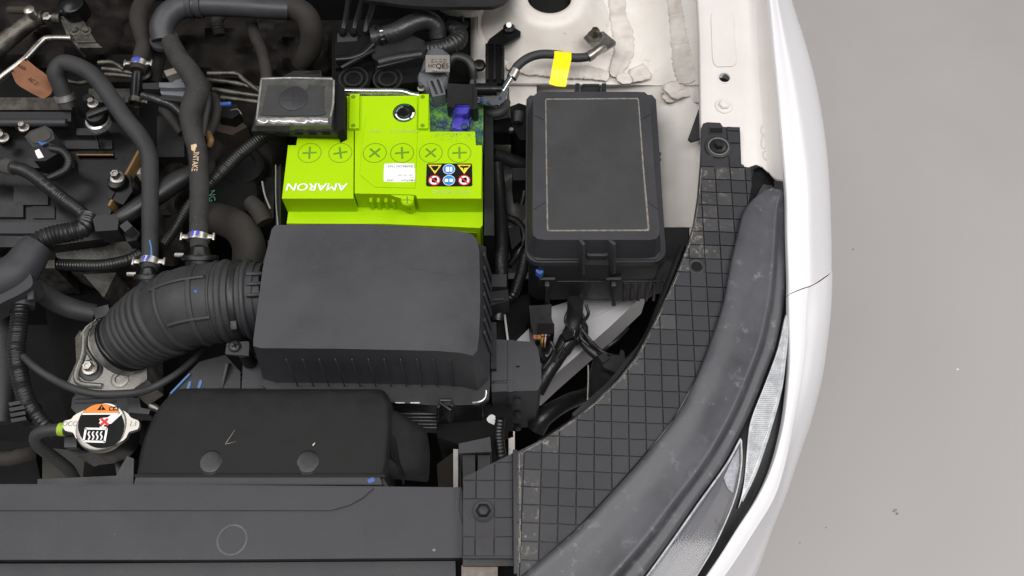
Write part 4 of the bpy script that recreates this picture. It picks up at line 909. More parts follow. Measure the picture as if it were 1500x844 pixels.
MB().tube([at(696, 131, .004), at(728, 131, .004)], [.0085, .0085], 20).build('sensor_plug', 'gloss_black', t)
MB().tube([at(700, 128.5, .0115), at(721, 128.5, .0115)], [.0012, .0012], 6).build('plug_rib', 'grey_plastic', t)
MB().tube([at(726, 130, .004), at(738, 130, .002)], [.004, .003], 10).build('plug_wire', 'conduit', t)
t = thing('ground_cable', 'thick black ground cable with crimped steel ends bolted to the strut tower', 'cable', 800, 90, -.03)
cab = tube('cable_sheath', [(752, 108, .004, 6.3), (757, 98, .008, 6.6), (772, 86, .012, 6.6), (790, 80, .012, 6.6), (812, 80, .010, 6.6), (838, 84.5, .008, 6.6), (858, 84, .008, 6.4), (864, 82, .008, 6.2)], 'rubber', t)
tube('crimp_sleeve', [(755.5, 103, .006, 8), (749.5, 114, .003, 8)], 'steel', t, n=18)
tube('crimp_sleeve', [(861, 84, .008, 8), (868.5, 79, .009, 8)], 'steel', t, n=18)
tube('lug_barrel', [(749, 113, .003, 5), (742, 124, .001, 5.2), (736, 134, .0, 4.6)], 'chrome', t, n=14)
MB().sheet([[at(x-dx, y-dy, z) for dx, dy in ((-3.5, -5), (0, 0), (3, 4.5))] for x, y, z in ((741, 125, .003), (738, 138, .003), (732, 146, .003), (722, 149, .003), (708, 147, .003), (694, 145, .003))], 4, .003).build('lug_strap', 'chrome', t, smooth=60)
for x, y, r in ((706, 146, 4), (716, 149, 3), (698, 145, 3), (733, 143, 2.2)): prism('corrosion_spot', blob(x, y, 0, r), .0045, .001, 'crust_blue', t, bevel=0)
tube('lug_barrel', [(867, 80, .009, 6.8), (877, 73, .009, 6.8), (884, 69, .006, 6.4)], 'steel', t, n=16)
prism('lug_plate', [(855, 55), (862, 48), (884, 46), (902, 61), (902, 65), (884, 76), (876, 70), (880, 63), (862, 63)], .004, .003, 'steel', t, bevel=.0006)
bolt(871, 53, .004, 11, 'steel_dull', t, h=.013)
MB().lathe(at(871, 53, .004), [(.007, -.04), (.007, -.001)], 20).build('bolt_seat', 'white_primer', t)
tp = MB().sheet([[at(811.5, 88, .0), at(811.5, 85, .0158), at(812, 80, .0168), at(812, 74, .0155), at(811, 73, .008)], [at(837, 91, .0), at(837, 88.5, .0148), at(837, 84, .0158), at(837, 78, .0145), at(837, 76.5, .007)]], 4, .0006).build('tape_wrap', 'yellow_tape', t, smooth=60)
MB().sheet([[at(812, 82, .0165), at(809, 97, .0155), at(806.5, 112, .010), at(804.5, 122, .007), at(806, 124, .006)], [at(824, 84, .0165), at(821, 99, .0155), at(818, 113, .010), at(816, 125, .006), at(816, 126, .006)], [at(837, 86, .0165), at(834, 101, .0155), at(831, 115, .010), at(829.5, 125, .006), at(828, 127.4, .006)]], 4, .0006).build('tape_flag', 'yellow_tape', t, smooth=60)
t = thing('stud_bracket', 'black metal bracket bolted to a white stud on the strut tower', 'bracket', 733, 80, -.05)
prism('bracket_foot', [(713, 64), (717, 57), (737, 42), (748, 38), (763, 46), (762, 52), (746, 62), (738, 66)], -.002, .004, 'gloss_black', t, bevel=.001)
prism('bracket_leg', [(711, 64), (739, 66), (739, 122), (711, 122)], -.006, .006, 'gloss_black', t, bevel=.001)
for x in (714, 724.5, 736): MB().bar(at(x, 65, -.002), at(x, 118, -.002), .0028, .006, .0008).build('bracket_rib', 'gloss_black', t)
lathe('stud_nut', 745.5, 43, -.001, [(9, 0), (8.5, 4), (5, 7)], 'gloss_black', t)
MB().tube([at(745.5, 42, -.03), at(745.5, 36.5, .012)], [.0042, .0038], 14).build('stud', 'white_print', t)
lathe('grommet', 702, 98, -.012, [(9, 0), (9, 6), (6, 8), (1, 8)], 'gloss_black', t)
# bracket and sensor between battery and fuse box
t = thing('sensor_bracket', 'black bracket with small steel screw squeezed between battery and fuse box', 'bracket', 755, 180, -.12)
prism('bracket_plate', [(748, 156), (760, 151), (775, 156), (775, 206), (762, 205), (752, 190), (748, 178)], -.04, .08, 'gloss_black', t, bevel=.003)
prism('bracket_arm', [(714, 178), (746, 172), (758, 182), (748, 194), (716, 194)], -.055, .03, 'gloss_black', t, bevel=.003)
MB().tube([at(758, 165, -.036), at(758, 180, -.04)], [.009, .008], 16).build('boss', 'black_plastic', t)
bolt(749, 193, -.034, 6.5, 'steel', t, h=.006, flange=False)
tag(tube('drain_hose', [(712, 160, -.03, 8), (724, 166, -.028, 8), (736, 162, -.03, 8), (740, 150, -.04, 8)], 'rubber'), 'short bent rubber drain hose under the battery sensor plug', 'hose')
t = thing('gap_harness', 'dark cable harness and clips in the gap beside the fuse box', 'wiring', 740, 300, -.2)
tube('cable', [(722, 226, -.06, 9), (740, 232, -.07, 10), (762, 240, -.08, 10), (778, 244, -.09, 9)], 'tape', t)
tube('cable', [(728, 240, -.07, 9), (732, 290, -.08, 9), (735, 350, -.08, 10), (734, 420, -.09, 10), (728, 470, -.10, 9)], 'tape', t)
prism('clip_block', [(750, 246), (770, 246), (770, 264), (752, 264)], -.07, .06, 'black_plastic', t, bevel=.002)
tube('cable', [(766, 262, -.10, 4), (768, 280, -.10, 4), (764, 300, -.11, 4)], 'conduit', t)
prism('connector', [(720, 402), (742, 402), (742, 420), (720, 420)], -.055, .05, 'grey_plastic', t, bevel=.002)
tube('cable', [(742, 318, -.10, 5), (758, 326, -.10, 6), (768, 345, -.10, 6), (758, 372, -.11, 6), (746, 390, -.11, 5)], 'tape', t)
tube('cable', [(770, 372, -.09, 8), (764, 400, -.10, 9), (752, 430, -.11, 9), (738, 444, -.12, 9)], 'conduit', t, pitch=.0045)
prism('connector', [(744, 334), (760, 330), (764, 352), (750, 366)], -.085, .05, 'black_plastic', t, bevel=.003)
prism('clip_block', [(716, 428), (744, 424), (746, 440), (718, 448)], -.06, .04, 'black_plastic', t, bevel=.002)
MB().bar(at(720, 440, -.055), at(738, 438, -.055), .0025, .003, .0005).build('clip_bar', 'grey_plastic', t)
# ================================================================== fuse box
t = thing('fuse_box', 'black fuse box with latched lid and dusty framed top panel', 'fuse box', 870, 260, -.13)
lid = prism('lid', smooth_poly([(781, 146), (783, 139), (789, 135), (800, 134.5), (930, 134.5), (944, 135), (949, 139), (951.5, 146), (958, 240), (966, 335), (966, 344), (961, 350), (950, 351.5), (800, 351.5), (787, 350), (781, 345), (780, 336), (780.5, 240)], 1), .050, .034, 'grey_plastic', t, bevel=.006, draft=.0065, seg=4)
prism('panel_frame', smooth_poly([(798.5, 147), (800, 144.5), (934, 143.5), (936, 146), (943, 240), (951.5, 335), (950, 338.5), (803, 339), (801, 336), (799.5, 240)], 1), .0504, .002, 'edge_dust', lid, bevel=.0002)
prism('panel_pad', smooth_poly([(800.3, 148), (801.5, 146.2), (932.5, 145.2), (934.3, 147), (940.8, 240), (948.5, 333), (947.2, 336), (805, 336.6), (803.2, 334.6), (801.6, 240)], 1), .0507, .002, 'rough_plastic', lid, bevel=.0002)
for a, b_ in (((783, 169), (797, 176)), ((953, 168), (939, 175)), ((782, 307), (799, 296)), ((964, 307), (950, 296))): MB().bar(at(*a, .0502), at(*b_, .0502), .0007, .0006).build('corner_line', 'black_plastic', lid)
prism('rim', [(771, 146), (776, 140), (955, 139), (961, 146), (975, 362), (975, 369), (973, 375), (969, 380), (963, 383), (955, 384), (795, 385), (784, 384), (777, 381), (772.5, 376), (770, 369), (769.5, 362)], .013, .010, 'grey_plastic', t, bevel=.0025, seg=3)
prism('rim_groove', [(774, 146), (958, 146), (971, 364), (962, 380), (786, 381), (774, 370)], .0155, .006, 'grey_plastic', t, bevel=.0012)
prism('body', [(775, 150), (957, 150), (976, 370), (976, 380), (965, 388), (790, 389), (776, 380)], .0035, .098, 'black_plastic', t, bevel=.003)
prism('lower_body', [(778, 160), (955, 160), (975, 380), (780, 395)], -.05, .08, 'black_plastic', t, bevel=.003)
wy = at(850, 388, .0).y-.0015
for x in (852.5, 896.5):
    MB().bar(aty(x, 354, at(850, 375, .02).y-.004), aty(x, 398, wy-.008), .0042, .010, .001).build('latch_ear', 'grey_plastic', t)
MB().bar(at(859, 374, .020), at(890, 374, .020), .007, .010, .0015).build('latch_bar', 'grey_plastic', t)
for x in (861, 888): MB().bar(at(x, 366, .023), at(x, 374, .023), .003, .006, .0006).build('latch_bar', 'grey_plastic', t)
prism('latch_tongue', rect(857, 383, 893, 388), .014, .035, 'black_plastic', t, bevel=.001)
for x0, x1 in ((843, 849), (882, 888)): prism('rear_latch_ear', rect(x0, 122, x1, 136), .020, .05, 'black_plastic', t, bevel=.001)
prism('rear_latch_bar', rect(851, 126, 880, 136), .012, .04, 'black_plastic', t, bevel=.002)
MB().bar(at(853, 125, .0125), at(878, 125, .0125), .003, .004, .0008).build('rear_latch_bar', 'grey_plastic', t)
for x in (801.5, 898.5):
    MB().bar(aty(x-11, 408.5, wy-.004), aty(x+12, 408.5, wy-.004), .004, .004, .001).build('snap_clip', 'grey_plastic', t); MB().bar(aty(x, 410, wy-.003), aty(x, 440, wy-.003), .018, .006, .001).build('snap_tab', 'black_plastic', t)
MB().bar(aty(815, 411, wy), aty(888, 411, wy), .004, .0016, .0004).build('ledge', 'grey_plastic', t)
MB().bar(aty(913, 411, wy), aty(970, 411, wy), .004, .0016, .0004).build('ledge', 'grey_plastic', t)
for k in range(6):
    x = 915+k*11; MB().bar(aty(x, 414, wy), aty(x-2, 440, wy), .003, .004, .0006).build('rib', 'black_plastic', t)
prism('blue_tab', [(785, 395), (795, 393), (796, 399), (791, 402), (785, 398)], -.010, .01, 'blue_paint', t, bevel=.0006)
prism('end_bracket', [(974, 333), (1010, 333), (1004, 378), (976, 380)], -.012, .10, 'black_plastic', t, bevel=.003)
for y in (226, 234): MB().bar(at(962, y, .0), at(968, y, .0), .004, .004, .0006).build('hinge_tooth', 'black_plastic', t)
# wiring below the fuse box
t = thing('fuse_box_connector', 'black connector with orange green and pink wires below the fuse box', 'connector', 795, 470, -.16)
prism('connector_body', [(775, 448), (808, 446), (808, 466), (812, 478), (806, 492), (784, 496), (778, 478)], -.085, .08, 'black_plastic', t, bevel=.002)
prism('connector_latch', [(788, 474), (812, 474), (812, 488), (788, 488)], -.080, .03, 'gloss_black', t, bevel=.001)
for (x, m) in ((792.5, 'wire_green'), (794.5, 'wire_orange'), (798.5, 'wire_pink')): MB().tube([at(x+1, 489, -.085), at(x, 500, -.09), at(x-1, 508, -.11)], [.0011]*3, 8).build('wire', MT[m].name, t)
for x in (784, 789): MB().lathe(at(x, 494, -.084), [(.003, -.004), (.003, .001), (.001, .001)], 12).build('seal_plug', 'copper', t)
t = thing('taped_harness', 'black tape wrapped wiring harness forking across the white side member', 'wiring', 840, 500, -.19)
tube('main_loom', [(843, 440, -.08, 12), (842, 460, -.10, 12), (840, 478, -.11, 12), (831, 500, -.12, 13), (817, 522, -.125, 12), (800, 548, -.13, 12), (786, 574, -.14, 12)], 'tape', t)
tube('branch', [(850, 474, -.115, 8), (848, 490, -.12, 8), (860, 508, -.12, 7.5), (874, 520, -.12, 8), (884, 530, -.12, 8), (900, 540, -.115, 8), (912, 544, -.11, 6)], 'tape', t)
tube('branch', [(790, 498, -.11, 4), (790, 516, -.12, 5), (798, 528, -.13, 6), (808, 528, -.14, 6)], 'tape', t)
tube('tape_knot', [(846, 470, -.112, 7), (853, 480, -.11, 9), (852, 492, -.115, 8), (838, 500, -.118, 9), (830, 505, -.13, 7)], 'tape', t)
tube('tape_lump', [(838, 486, -.108, 9), (832, 498, -.112, 14), (824, 512, -.115, 13), (816, 520, -.118, 9)], 'tape', t)
for pts in (((848, 452), (856, 470), (850, 492), (862, 506)), ((834, 450), (828, 470), (836, 486), (826, 506), (812, 530)), ((852, 482), (866, 500), (884, 516), (904, 522)), ((806, 500), (812, 512), (806, 526), (796, 540)), ((858, 446), (862, 460), (853, 474)), ((876, 520), (890, 508), (904, 498), (920, 480)), ((828, 512), (838, 500), (842, 484))):
    tube('thin_wire', [(x, y, -.100-.004*(i % 2), 2.4) for i, (x, y) in enumerate(pts)], 'tape', t, n=8)
prism('small_connector', [(824, 488), (838, 484), (841, 494), (827, 499)], -.092, .02, 'gloss_black', t, bevel=.0012)
prism('small_connector', [(876, 522), (886, 516), (893, 525), (883, 532)], -.092, .02, 'black_plastic', t, bevel=.0012)
prism('cable_fork', [(880, 526), (896, 521), (908, 520), (909, 512), (914, 514), (916, 526), (924, 524), (914, 546), (900, 545), (884, 538)], -.095, .008, 'black_plastic', t, bevel=.0015)
tag(prism('lamp_rear_housing', smooth_poly([(868, 528), (880, 524), (905, 545), (920, 552), (905, 580), (868, 604), (862, 590)], 2), -.11, .08, 'gloss_black', None, bevel=.004), 'glossy dark rear housing of the headlight under the seal cover', 'lamp housing')
tag(MB().tube([at(862, 535, -.105), at(862, 560, -.103), at(861, 592, -.10)], [.0016]*3, 8).build('steel_rod', 'steel', None), 'slim bright steel rod standing under the seal cover edge', 'rod')
tag(tube('lamp_loom', [(960, 500, -.24, 9), (915, 535, -.24, 9), (872, 572, -.22, 11), (830, 590, -.19, 12), (798, 610, -.18, 14), (785, 630, -.19, 14)], 'tape'), 'black loom sagging below the seal cover towards the air inlet', 'wiring')
tag(MB().tube([at(x, y, ZC-.009) for x, y in ((1000, 362), (970, 440), (945, 500), (912, 553), (875, 592), (835, 622), (790, 650))], [.0045]*7, 10).build('edge_gasket', 'gloss_black', None), 'glossy black rubber edging under the rim of the seal cover', 'rubber edging')
tag(prism('lamp_support_rail', [(1000, 392), (1012, 400), (950, 520), (905, 570), (845, 618), (838, 606), (890, 560), (935, 505)], -.01, .05, 'black_plastic', None, bevel=.004), 'black support rail beneath the rim of the seal cover', 'support rail')
tag(prism('gap_block', [(728, 440), (776, 430), (778, 470), (742, 505), (728, 505)], -.13, .06, 'matt_black', None, bevel=.004), 'matt black block in the gap below the fuse box corner', 'bracket')  # plain black block filling the gap
for x, l in ((738, 'thin pale metal rod left of the fuse box connector'),): tag(MB().bar(at(x, 452, -.125), at(x+6, 500, -.125), .003, .004, .001).build('pale_rod', 'inner_paint', None), l, 'rod')
# ================================================================== positive terminal cover
t = thing('terminal_cover_box', 'black battery terminal fuse cover under wrinkled clear film', 'terminal cover', 435, 160, -.03)
ZT = .030
prism('base', [(368, 192), (371, 183), (383, 122), (495, 122), (497, 186), (494, 194), (490, 195), (371, 192)], ZT-.012, .010, 'black_plastic', t, bevel=.002)
prism('side_wall', [(490, 122), (504, 128), (504, 188), (494, 193)], ZT-.006, .035, 'matt_black', t, bevel=.002)
cv = prism('cover', [(381, 117), (384, 113), (486, 113), (490, 118), (489, 150), (485, 184), (374, 184), (377, 150)], ZT, .016, 'film_grey', t, bevel=.003)
prism('cover_pad', smooth_poly([(392, 128), (398, 125), (470, 125), (474, 130), (474, 160), (470, 169), (388, 169), (384, 162)], 2), ZT+.0012, .003, 'rough_plastic', cv, bevel=.0008)
lathe('round_pad', 430, 145, ZT+.0012, [(21, -1), (21, 1), (20, 1.6), (1, 1.6)], 'grey_plastic', cv, n=36)
MB().bar(at(414, 147, ZT+.0026), at(446, 147, ZT+.0026), .0006, .0004).build('pad_line', 'black_plastic', cv); MB().bar(at(430, 134, ZT+.0026), at(430, 156, ZT+.0026), .0006, .0004).build('pad_line', 'black_plastic', cv)
rows = []
for u in range(23):
    x = 377+u*4.7; rows.append([at(x+(2 if u == 0 else 0), 172.5+random.uniform(-.4, .4), ZT+.0014), at(x, 176, ZT+.0022+random.uniform(-.0009, .0012)), at(x, 180, ZT+.001+random.uniform(-.0012, .0012)), at(x, 185, ZT-.003+random.uniform(-.001, .001))])
MB().sheet(rows, 2, .0004).build('film_edge', 'film', cv, smooth=70)
for pts in (((383, 118), (379, 150), (376, 176)), ((382, 116), (430, 114.5), (487, 116)), ((489, 118), (488, 150), (484, 172))): MB().tube([at(*p, ZT+.0004) for p in pts], [.0014]*3, 8).build('film_edge', 'film', cv)
prism('film_patch', smooth_poly([(416, 119), (450, 118), (452, 126), (446, 132), (438, 126), (420, 127)], 2), ZT+.0016, .0012, 'film_grey', cv, bevel=0)
for k in range(5): MB().bar(at(392+k*20, 195, ZT-.014), at(404+k*20, 195.5, ZT-.014), .003, .004, .0005).build('base_notch', 'matt_black', t)
prism('rear_clip', [(412, 113), (430, 104), (470, 103), (472, 114)], ZT-.012, .02, 'black_plastic', t, bevel=.0015)
MB().bar(at(448, 106, ZT-.012), at(468, 106, ZT-.012), .004, .004, .001).build('rear_clip', 'gloss_black', t)
# ================================================================== control unit connectors behind the battery
t = thing('control_unit_connector', 'large black lever connectors with ribbed looms behind the battery', 'connector', 560, 100, -.12)
prism('connector_shell', [(491, 62), (506, 54), (545, 48), (554, 66), (548, 84), (530, 88), (505, 98), (491, 100)], -.005, .08, 'gloss_black', t, bevel=.006)
prism('connector_shell', [(541, 42), (548, 36), (560, 40), (592, 46), (622, 60), (622, 86), (600, 90), (560, 96), (545, 84)], .004, .08, 'black_plastic', t, bevel=.006)
prism('connector_front', [(492, 102), (520, 92), (546, 88), (548, 104), (540, 126), (498, 126)], -.012, .09, 'gloss_black', t, bevel=.004)
prism('connector_front', [(549, 98), (575, 92), (622, 84), (622, 96), (612, 120), (560, 126), (549, 120)], -.010, .09, 'gloss_black', t, bevel=.004)
MB().tube([at(493, 88, .001), at(515, 86, .002), at(530, 80, .004), at(546, 66, .004)], [.006]*4, 12).build('lever', 'gloss_black', t)
MB().tube([at(555, 92, .004), at(580, 86, .006), at(618, 80, .006)], [.007]*3, 12).build('lever', 'black_plastic', t)
MB().bar(at(500, 100, .002), at(548, 74, .006), .005, .006, .0015).build('lever_arm', 'black_plastic', t)
MB().bar(at(552, 100, .003), at(616, 84, .006), .004, .006, .0015).build('lever_arm', 'black_plastic', t)
for x in (518, 568):
    for r in (22, 14): disc('round_boss', x, 116, -.0105, r, 'black_plastic', t, 30, .0016, r-3)
tube('braided_loom', [(546, 56, .004, 15), (560, 53, .006, 14), (580, 47, .010, 14), (602, 36, .012, 14.5), (622, 30, .010, 15), (638, 38, .002, 14), (642, 56, -.01, 13)], 'tape', t, n=20)
for x, y in ((556, 54), (563, 52)): tube('cable_tie', [(x-1.6, y+.6, .006, 15.6), (x+1.6, y-.6, .0066, 15.6)], 'gloss_black', t, n=20)
for k in range(3): MB().bar(at(556+k*1.5, 46+k*6, .0205), at(561+k, 45+k*6, .0205), .002, .002, .0005).build('tie_tooth', 'white_print' if k == 0 else 'steel', t)
tube('corrugated_loom', [(622, 74, -.01, 12), (640, 72, -.004, 13), (658, 68, -.002, 14), (671, 58, -.004, 14), (670, 46, -.010, 13), (656, 40, -.02, 12)], 'conduit', t, pitch=.0050, n=20)
prism('cable_bridge', [(494, 50), (500, 44), (524, 52), (523, 60), (494, 62)], -.004, .02, 'grey_plastic', t, bevel=.002)
for i, (x, x1) in enumerate(((502, 512), (518, 532), (535, 548))): tube('cable', [(x, 48, .0, 4.6), (x+3, 34, .004, 4.6), ((x+x1)/2+1, 18, .002, 4.6), (x1, -6, -.01, 4.6), (x1+6, -40, -.04, 4.6)], 'conduit', t)
for x in (502, 518): lathe('ring_terminal', x, 48, .0, [(5.5, -3), (5.5, 4), (4, 6), (1, 6)], 'gloss_black', t)
for x, y in ((655, 35), (678, 36)):
    bolt(x, y, -.02, 8, 'dark_bolt', t, name='shield_bolt'); MB().tube([at(x, y, -.02), at(x-1, y-12, -.005)], [.002, .0018], 8).build('stud', 'steel_dull', t)
prism('control_unit_case', [(486, 30), (690, 25), (700, 120), (486, 125)], -.06, .08, 'matt_black', t, bevel=.005)
t = thing('pressure_sensor', 'grey round sensor with printed tan label reading QE5', 'sensor', 640, 110, -.07)
MB().tube([at(644, 72, -.026), at(640, 94, -.008), at(636, 114, -.006)], [.017, .019, .020], 28).build('sensor_body', 'connector_grey', t)
lathe('sensor_collar', 634, 117, -.006, [(22, -10), (22, 4), (20, 7), (16, 7)], 'connector_grey', t)
lw = at(640, 98, 0); rows = []
for y in (85, 98, 110):
    rows.append([at(x, y, .012-.0055*((x-641)/17)**2+(-.006 if y < 90 else 0)) for x in (624, 632, 641, 650, 659)])
for r_ in rows:
    for v in r_: v.z += .006
lbl = MB().sheet(rows, 3, .0004).build('label', 'label_tan', t, smooth=60)
text('QE5', 648, 97, .0188, .0085, 'ink', lbl, wide=.85, bold=.005); text('HC', 632.5, 96.5, .0186, .0058, 'ink', lbl, wide=.9)
for y, w in ((87.5, 24), (91, 22)): text('06 70 192 350', 643, y, .0152 if y < 89 else .0172, .0026, 'ink', lbl)
text('Made in Korea', 645, 104.5, .0184, .0028, 'ink', lbl)
prism('plug', [(626, 118), (646, 114), (653, 138), (634, 142)], .004, .03, 'connector_grey', t, bevel=.002)
MB().bar(at(632, 119, .0045), at(640, 138, .0045), .003, .003, .0006).build('plug_rib', 'black_plastic', t); MB().bar(at(641, 117, .0045), at(648, 136, .0045), .003, .003, .0006).build('plug_rib', 'black_plastic', t)
t = tag(tube('sensor_loom', [(658, 92, -.01, 7), (668, 84, -.005, 7), (684, 88, -.005, 7), (692, 100, -.01, 7), (694, 116, -.02, 6)], 'conduit'), 'thin black loom arching from the grey sensor to the battery sensor block', 'wiring')
# ================================================================== coolant and breather hoses
def hose(name, pts, label, m='rubber', cat='hose', **k): return tag(tube(name, pts, m, None, n=22, **k), label, cat)
def clamp(par, px, py, z, rpx, d, m, tabs, paint=None):
    """spring band clamp round a hose running along direction d"""
    s = mpp(px, py, z); p = at(px, py, z); r = rpx*s; d = Vector(d).normalized()
    b = MB().lathe(p, [(r*.9, -.0042), (r+.0012, -.0042), (r+.0012, .0042), (r*.9, .0042)], 30, d); b.f = b.f[:-2]; b.m = b.m[:-2]
    o = b.build('clamp', m, par, smooth=40)
    x = Vector((1, 0, 0))
    if tabs:
        for sgn in (-1, 1):
            MB().bar(p+x*sgn*r*.95+Vector((0, 0, r*.3)), p+x*sgn*(r+.0085)+Vector((0, 0, r*.3)), .006, .003, .0008).build('clamp_tab', m, o)
            MB().bar(p+x*sgn*(r+.0078)+Vector((0, 0, r*.3))-d*.005, p+x*sgn*(r+.0078)+Vector((0, 0, r*.3))+d*.005, .0025, .004, .0006).build('clamp_tab', m, o)
    if paint:
        for k, (dx, w) in enumerate(paint): MB().bar(p+x*dx-d*.0035+Vector((0, 0, math.sqrt(max(r*r-dx*dx, 0))+.0013)), p+x*(dx+.002)+d*.0035+Vector((0, 0, math.sqrt(max(r*r-dx*dx, 0))+.0013)), w, .0010, .0002).build('paint_mark', 'royal_mark', o)
    return o
hA = hose('breather_hose', [(99, 158, -.05, 11.5), (95, 143, -.04, 12), (88, 124, -.025, 12.3), (82, 107, -.012, 12.5), (93, 93, -.004, 12.5), (116, 98, -.002, 12.5), (140, 114, -.002, 12.5), (160, 140, -.004, 12.5), (182, 172, -.006, 12.5), (205, 200, -.008, 12.5), (218, 226, -.008, 12.3), (220, 260, -.008, 12), (220, 310, -.006, 12), (220, 360, -.002, 11.8), (219, 396, -.0, 11.5)], 'thick grey rubber hose looping over the valve cover down to the intake hose')
clamp(hA, 95, 143, -.04, 13, at(95, 143, -.04)-at(88, 124, -.025), 'zinc', False, [(-.003, .0025), (.002, .002)])
clamp(hA, 219.5, 385, -.001, 13.4, (0, 1, 0), 'zinc', True, [(-.004, .0024), (.001, .003)])
MB().prism([at(x, y, .0092) for x, y in ((218, 352), (220, 351), (222.5, 362), (223.5, 378), (220, 378), (220.5, 364))], .002, .0002).build('paint_streak', 'blue_mark', hA)
hB = hose('intake_vacuum_hose', [(250, 62, -.018, 13.5), (262, 85, -.012, 14.5), (278, 106, -.010, 15.5), (289, 128, -.010, 16.5), (284, 148, -.010, 16), (279, 168, -.010, 15.8), (283, 196, -.010, 14.6), (289, 220, -.010, 13.8), (291.5, 250, -.008, 13.6), (292, 300, -.004, 13.5), (291, 340, .004, 13.2), (292, 366, .008, 12.5)], 'dusty rubber hose printed INTAKE running down beside the battery', 'rubber_dusty')
clamp(hB, 291, 349, .006, 14.5, (0, 1, .12), 'zinc', True, [(-.004, .004), (.002, .003)])
pc = at(291, 242, -.008); rw = 13.6*mpp(291, 242, -.008)
text('INTAKE', 286.5, 238, .003, .0074, 'tan_print', hB, rot=-86, wide=.85, bold=.012, wrap=(pc.x, pc.z, rw), thick=.0012, name='hose_lettering')
b = MB(); pts = [at(x, y, .003) for x, y in ((279.5, 212.5), (287.5, 210.5), (289, 218.5), (285, 223), (280.5, 220))]
for p in pts: p.z = at(289, 216, -.010).z+math.sqrt(max((14*mpp(289, 216, -.01))**2-(p.x-at(288.5, 216, -.010).x)**2, 0))+.0006
b.add(pts, [(0, 1, 2, 3, 4)]); b.build('arrow_print', 'tan_print', hB)
hT = hose('heater_pipe', [(420, 14, -.02, 15), (386, 12, -.012, 15.5), (340, 9, -.006, 15.5), (290, 8, -.004, 16), (262, 12, -.004, 17), (245, 24, -.006, 17.5), (237, 42, -.012, 17.5), (239, 60, -.020, 16.5)], 'smooth grey plastic pipe elbow joining the rear bulkhead hose', 'lid_plastic')
for x in (279, 292): clamp(hT, x, 8.5, -.004, 17, (1, 0, 0), 'grey_plastic', False)
tag(lathe('elbow_flange', 240, 57, -.020, [(21, -5), (21, 0), (20, 2), (16, 2)], 'grey_plastic'), 'grey plastic flange where the pipe elbow meets the vacuum hose', 'flange')
hose('bulkhead_hose', [(386, 12, -.022, 14), (420, 10, -.02, 16), (445, 20, -.024, 17), (456, 42, -.04, 17), (455, 70, -.07, 16), (440, 92, -.10, 15)], 'dusty brown rubber hose curving down behind the terminal cover', 'rubber_brown')
hose('heater_return_hose', [(368, 30, -.06, 8), (373, 52, -.05, 8.5), (383, 74, -.045, 8.5), (390, 108, -.04, 8.5), (392, 130, -.04, 8)], 'thin dusty braided hose dropping to the terminal cover', 'rubber_brown', pitch=.007, amp=.05)
hC = hose('brake_vacuum_hose', [(222, -14, -.05, 12), (208, 8, -.04, 12.5), (203, 28, -.034, 13), (208, 50, -.030, 12), (211, 66, -.028, 11.5), (206, 84, -.028, 11), (202, 104, -.03, 11)], 'dusty curved rubber hose with blue painted clamp behind the breather hose', 'rubber_brown')
clamp(hC, 204, 95, -.029, 11.5, at(206, 84, -.028)-at(202, 104, -.03), 'zinc', True, [(-.003, .004), (.001, .005)])
flat('print_dab', smooth_poly([(205, 50), (210, 49), (211, 57), (206, 58)], 2), -.0195, 'tan_print', hC, .002)
text('K', 205, 77, -.0195, .006, 'white_print', hC, rot=200, bold=.01)
tag(tube('hose_union', [(203, 100, -.035, 9), (201, 118, -.04, 8.5), (199, 150, -.045, 8.5)], 'gloss_black'), 'black plastic union below the blue painted clamp', 'hose fitting')
lathe('union_flange', 209, 108, -.042, [(13, -5), (15, 3), (12, 6), (8, 6)], 'gloss_black', None); tag(bpy.data.objects['union_flange'], 'round black cap behind the hose union', 'cap')
clamp(bpy.data.objects['hose_union'], 199, 150, -.044, 9.5, (0, 1, 0), 'steel_dull', True)
hose('lower_coolant_pipe', [(300, 318, -.085, 22), (325, 322, -.075, 23), (350, 334, -.072, 24), (364, 358, -.078, 24), (364, 392, -.09, 24)], 'fat dusty brown coolant hose bending down behind the intake hose', 'rubber_brown')
hose('rear_branch_hose', [(236, 70, -.06, 11), (229, 95, -.062, 11), (224, 122, -.07, 11)], 'dusty hose stub behind the grey connectors', 'rubber_brown')
hose('small_breather', [(301, 120, -.03, 5), (304, 150, -.028, 5.5), (300, 175, -.03, 5.5), (297, 200, -.035, 5)], 'slim rubber pipe with red and blue dabs beside the vacuum hose')
prism('red_dab', blob(297, 147, 0, 2.6), -.0225, .002, 'red_print', bpy.data.objects['small_breather'], bevel=0); prism('blue_dab', blob(299, 139, 0, 2.6), -.0225, .002, 'blue_paint', bpy.data.objects['small_breather'], bevel=0)
hose('side_pipe', [(313, 135, -.05, 6), (318, 160, -.05, 7), (312, 185, -.055, 7), (300, 205, -.06, 6)], 'dark bent pipe behind the slim rubber pipe', 'rubber_brown')
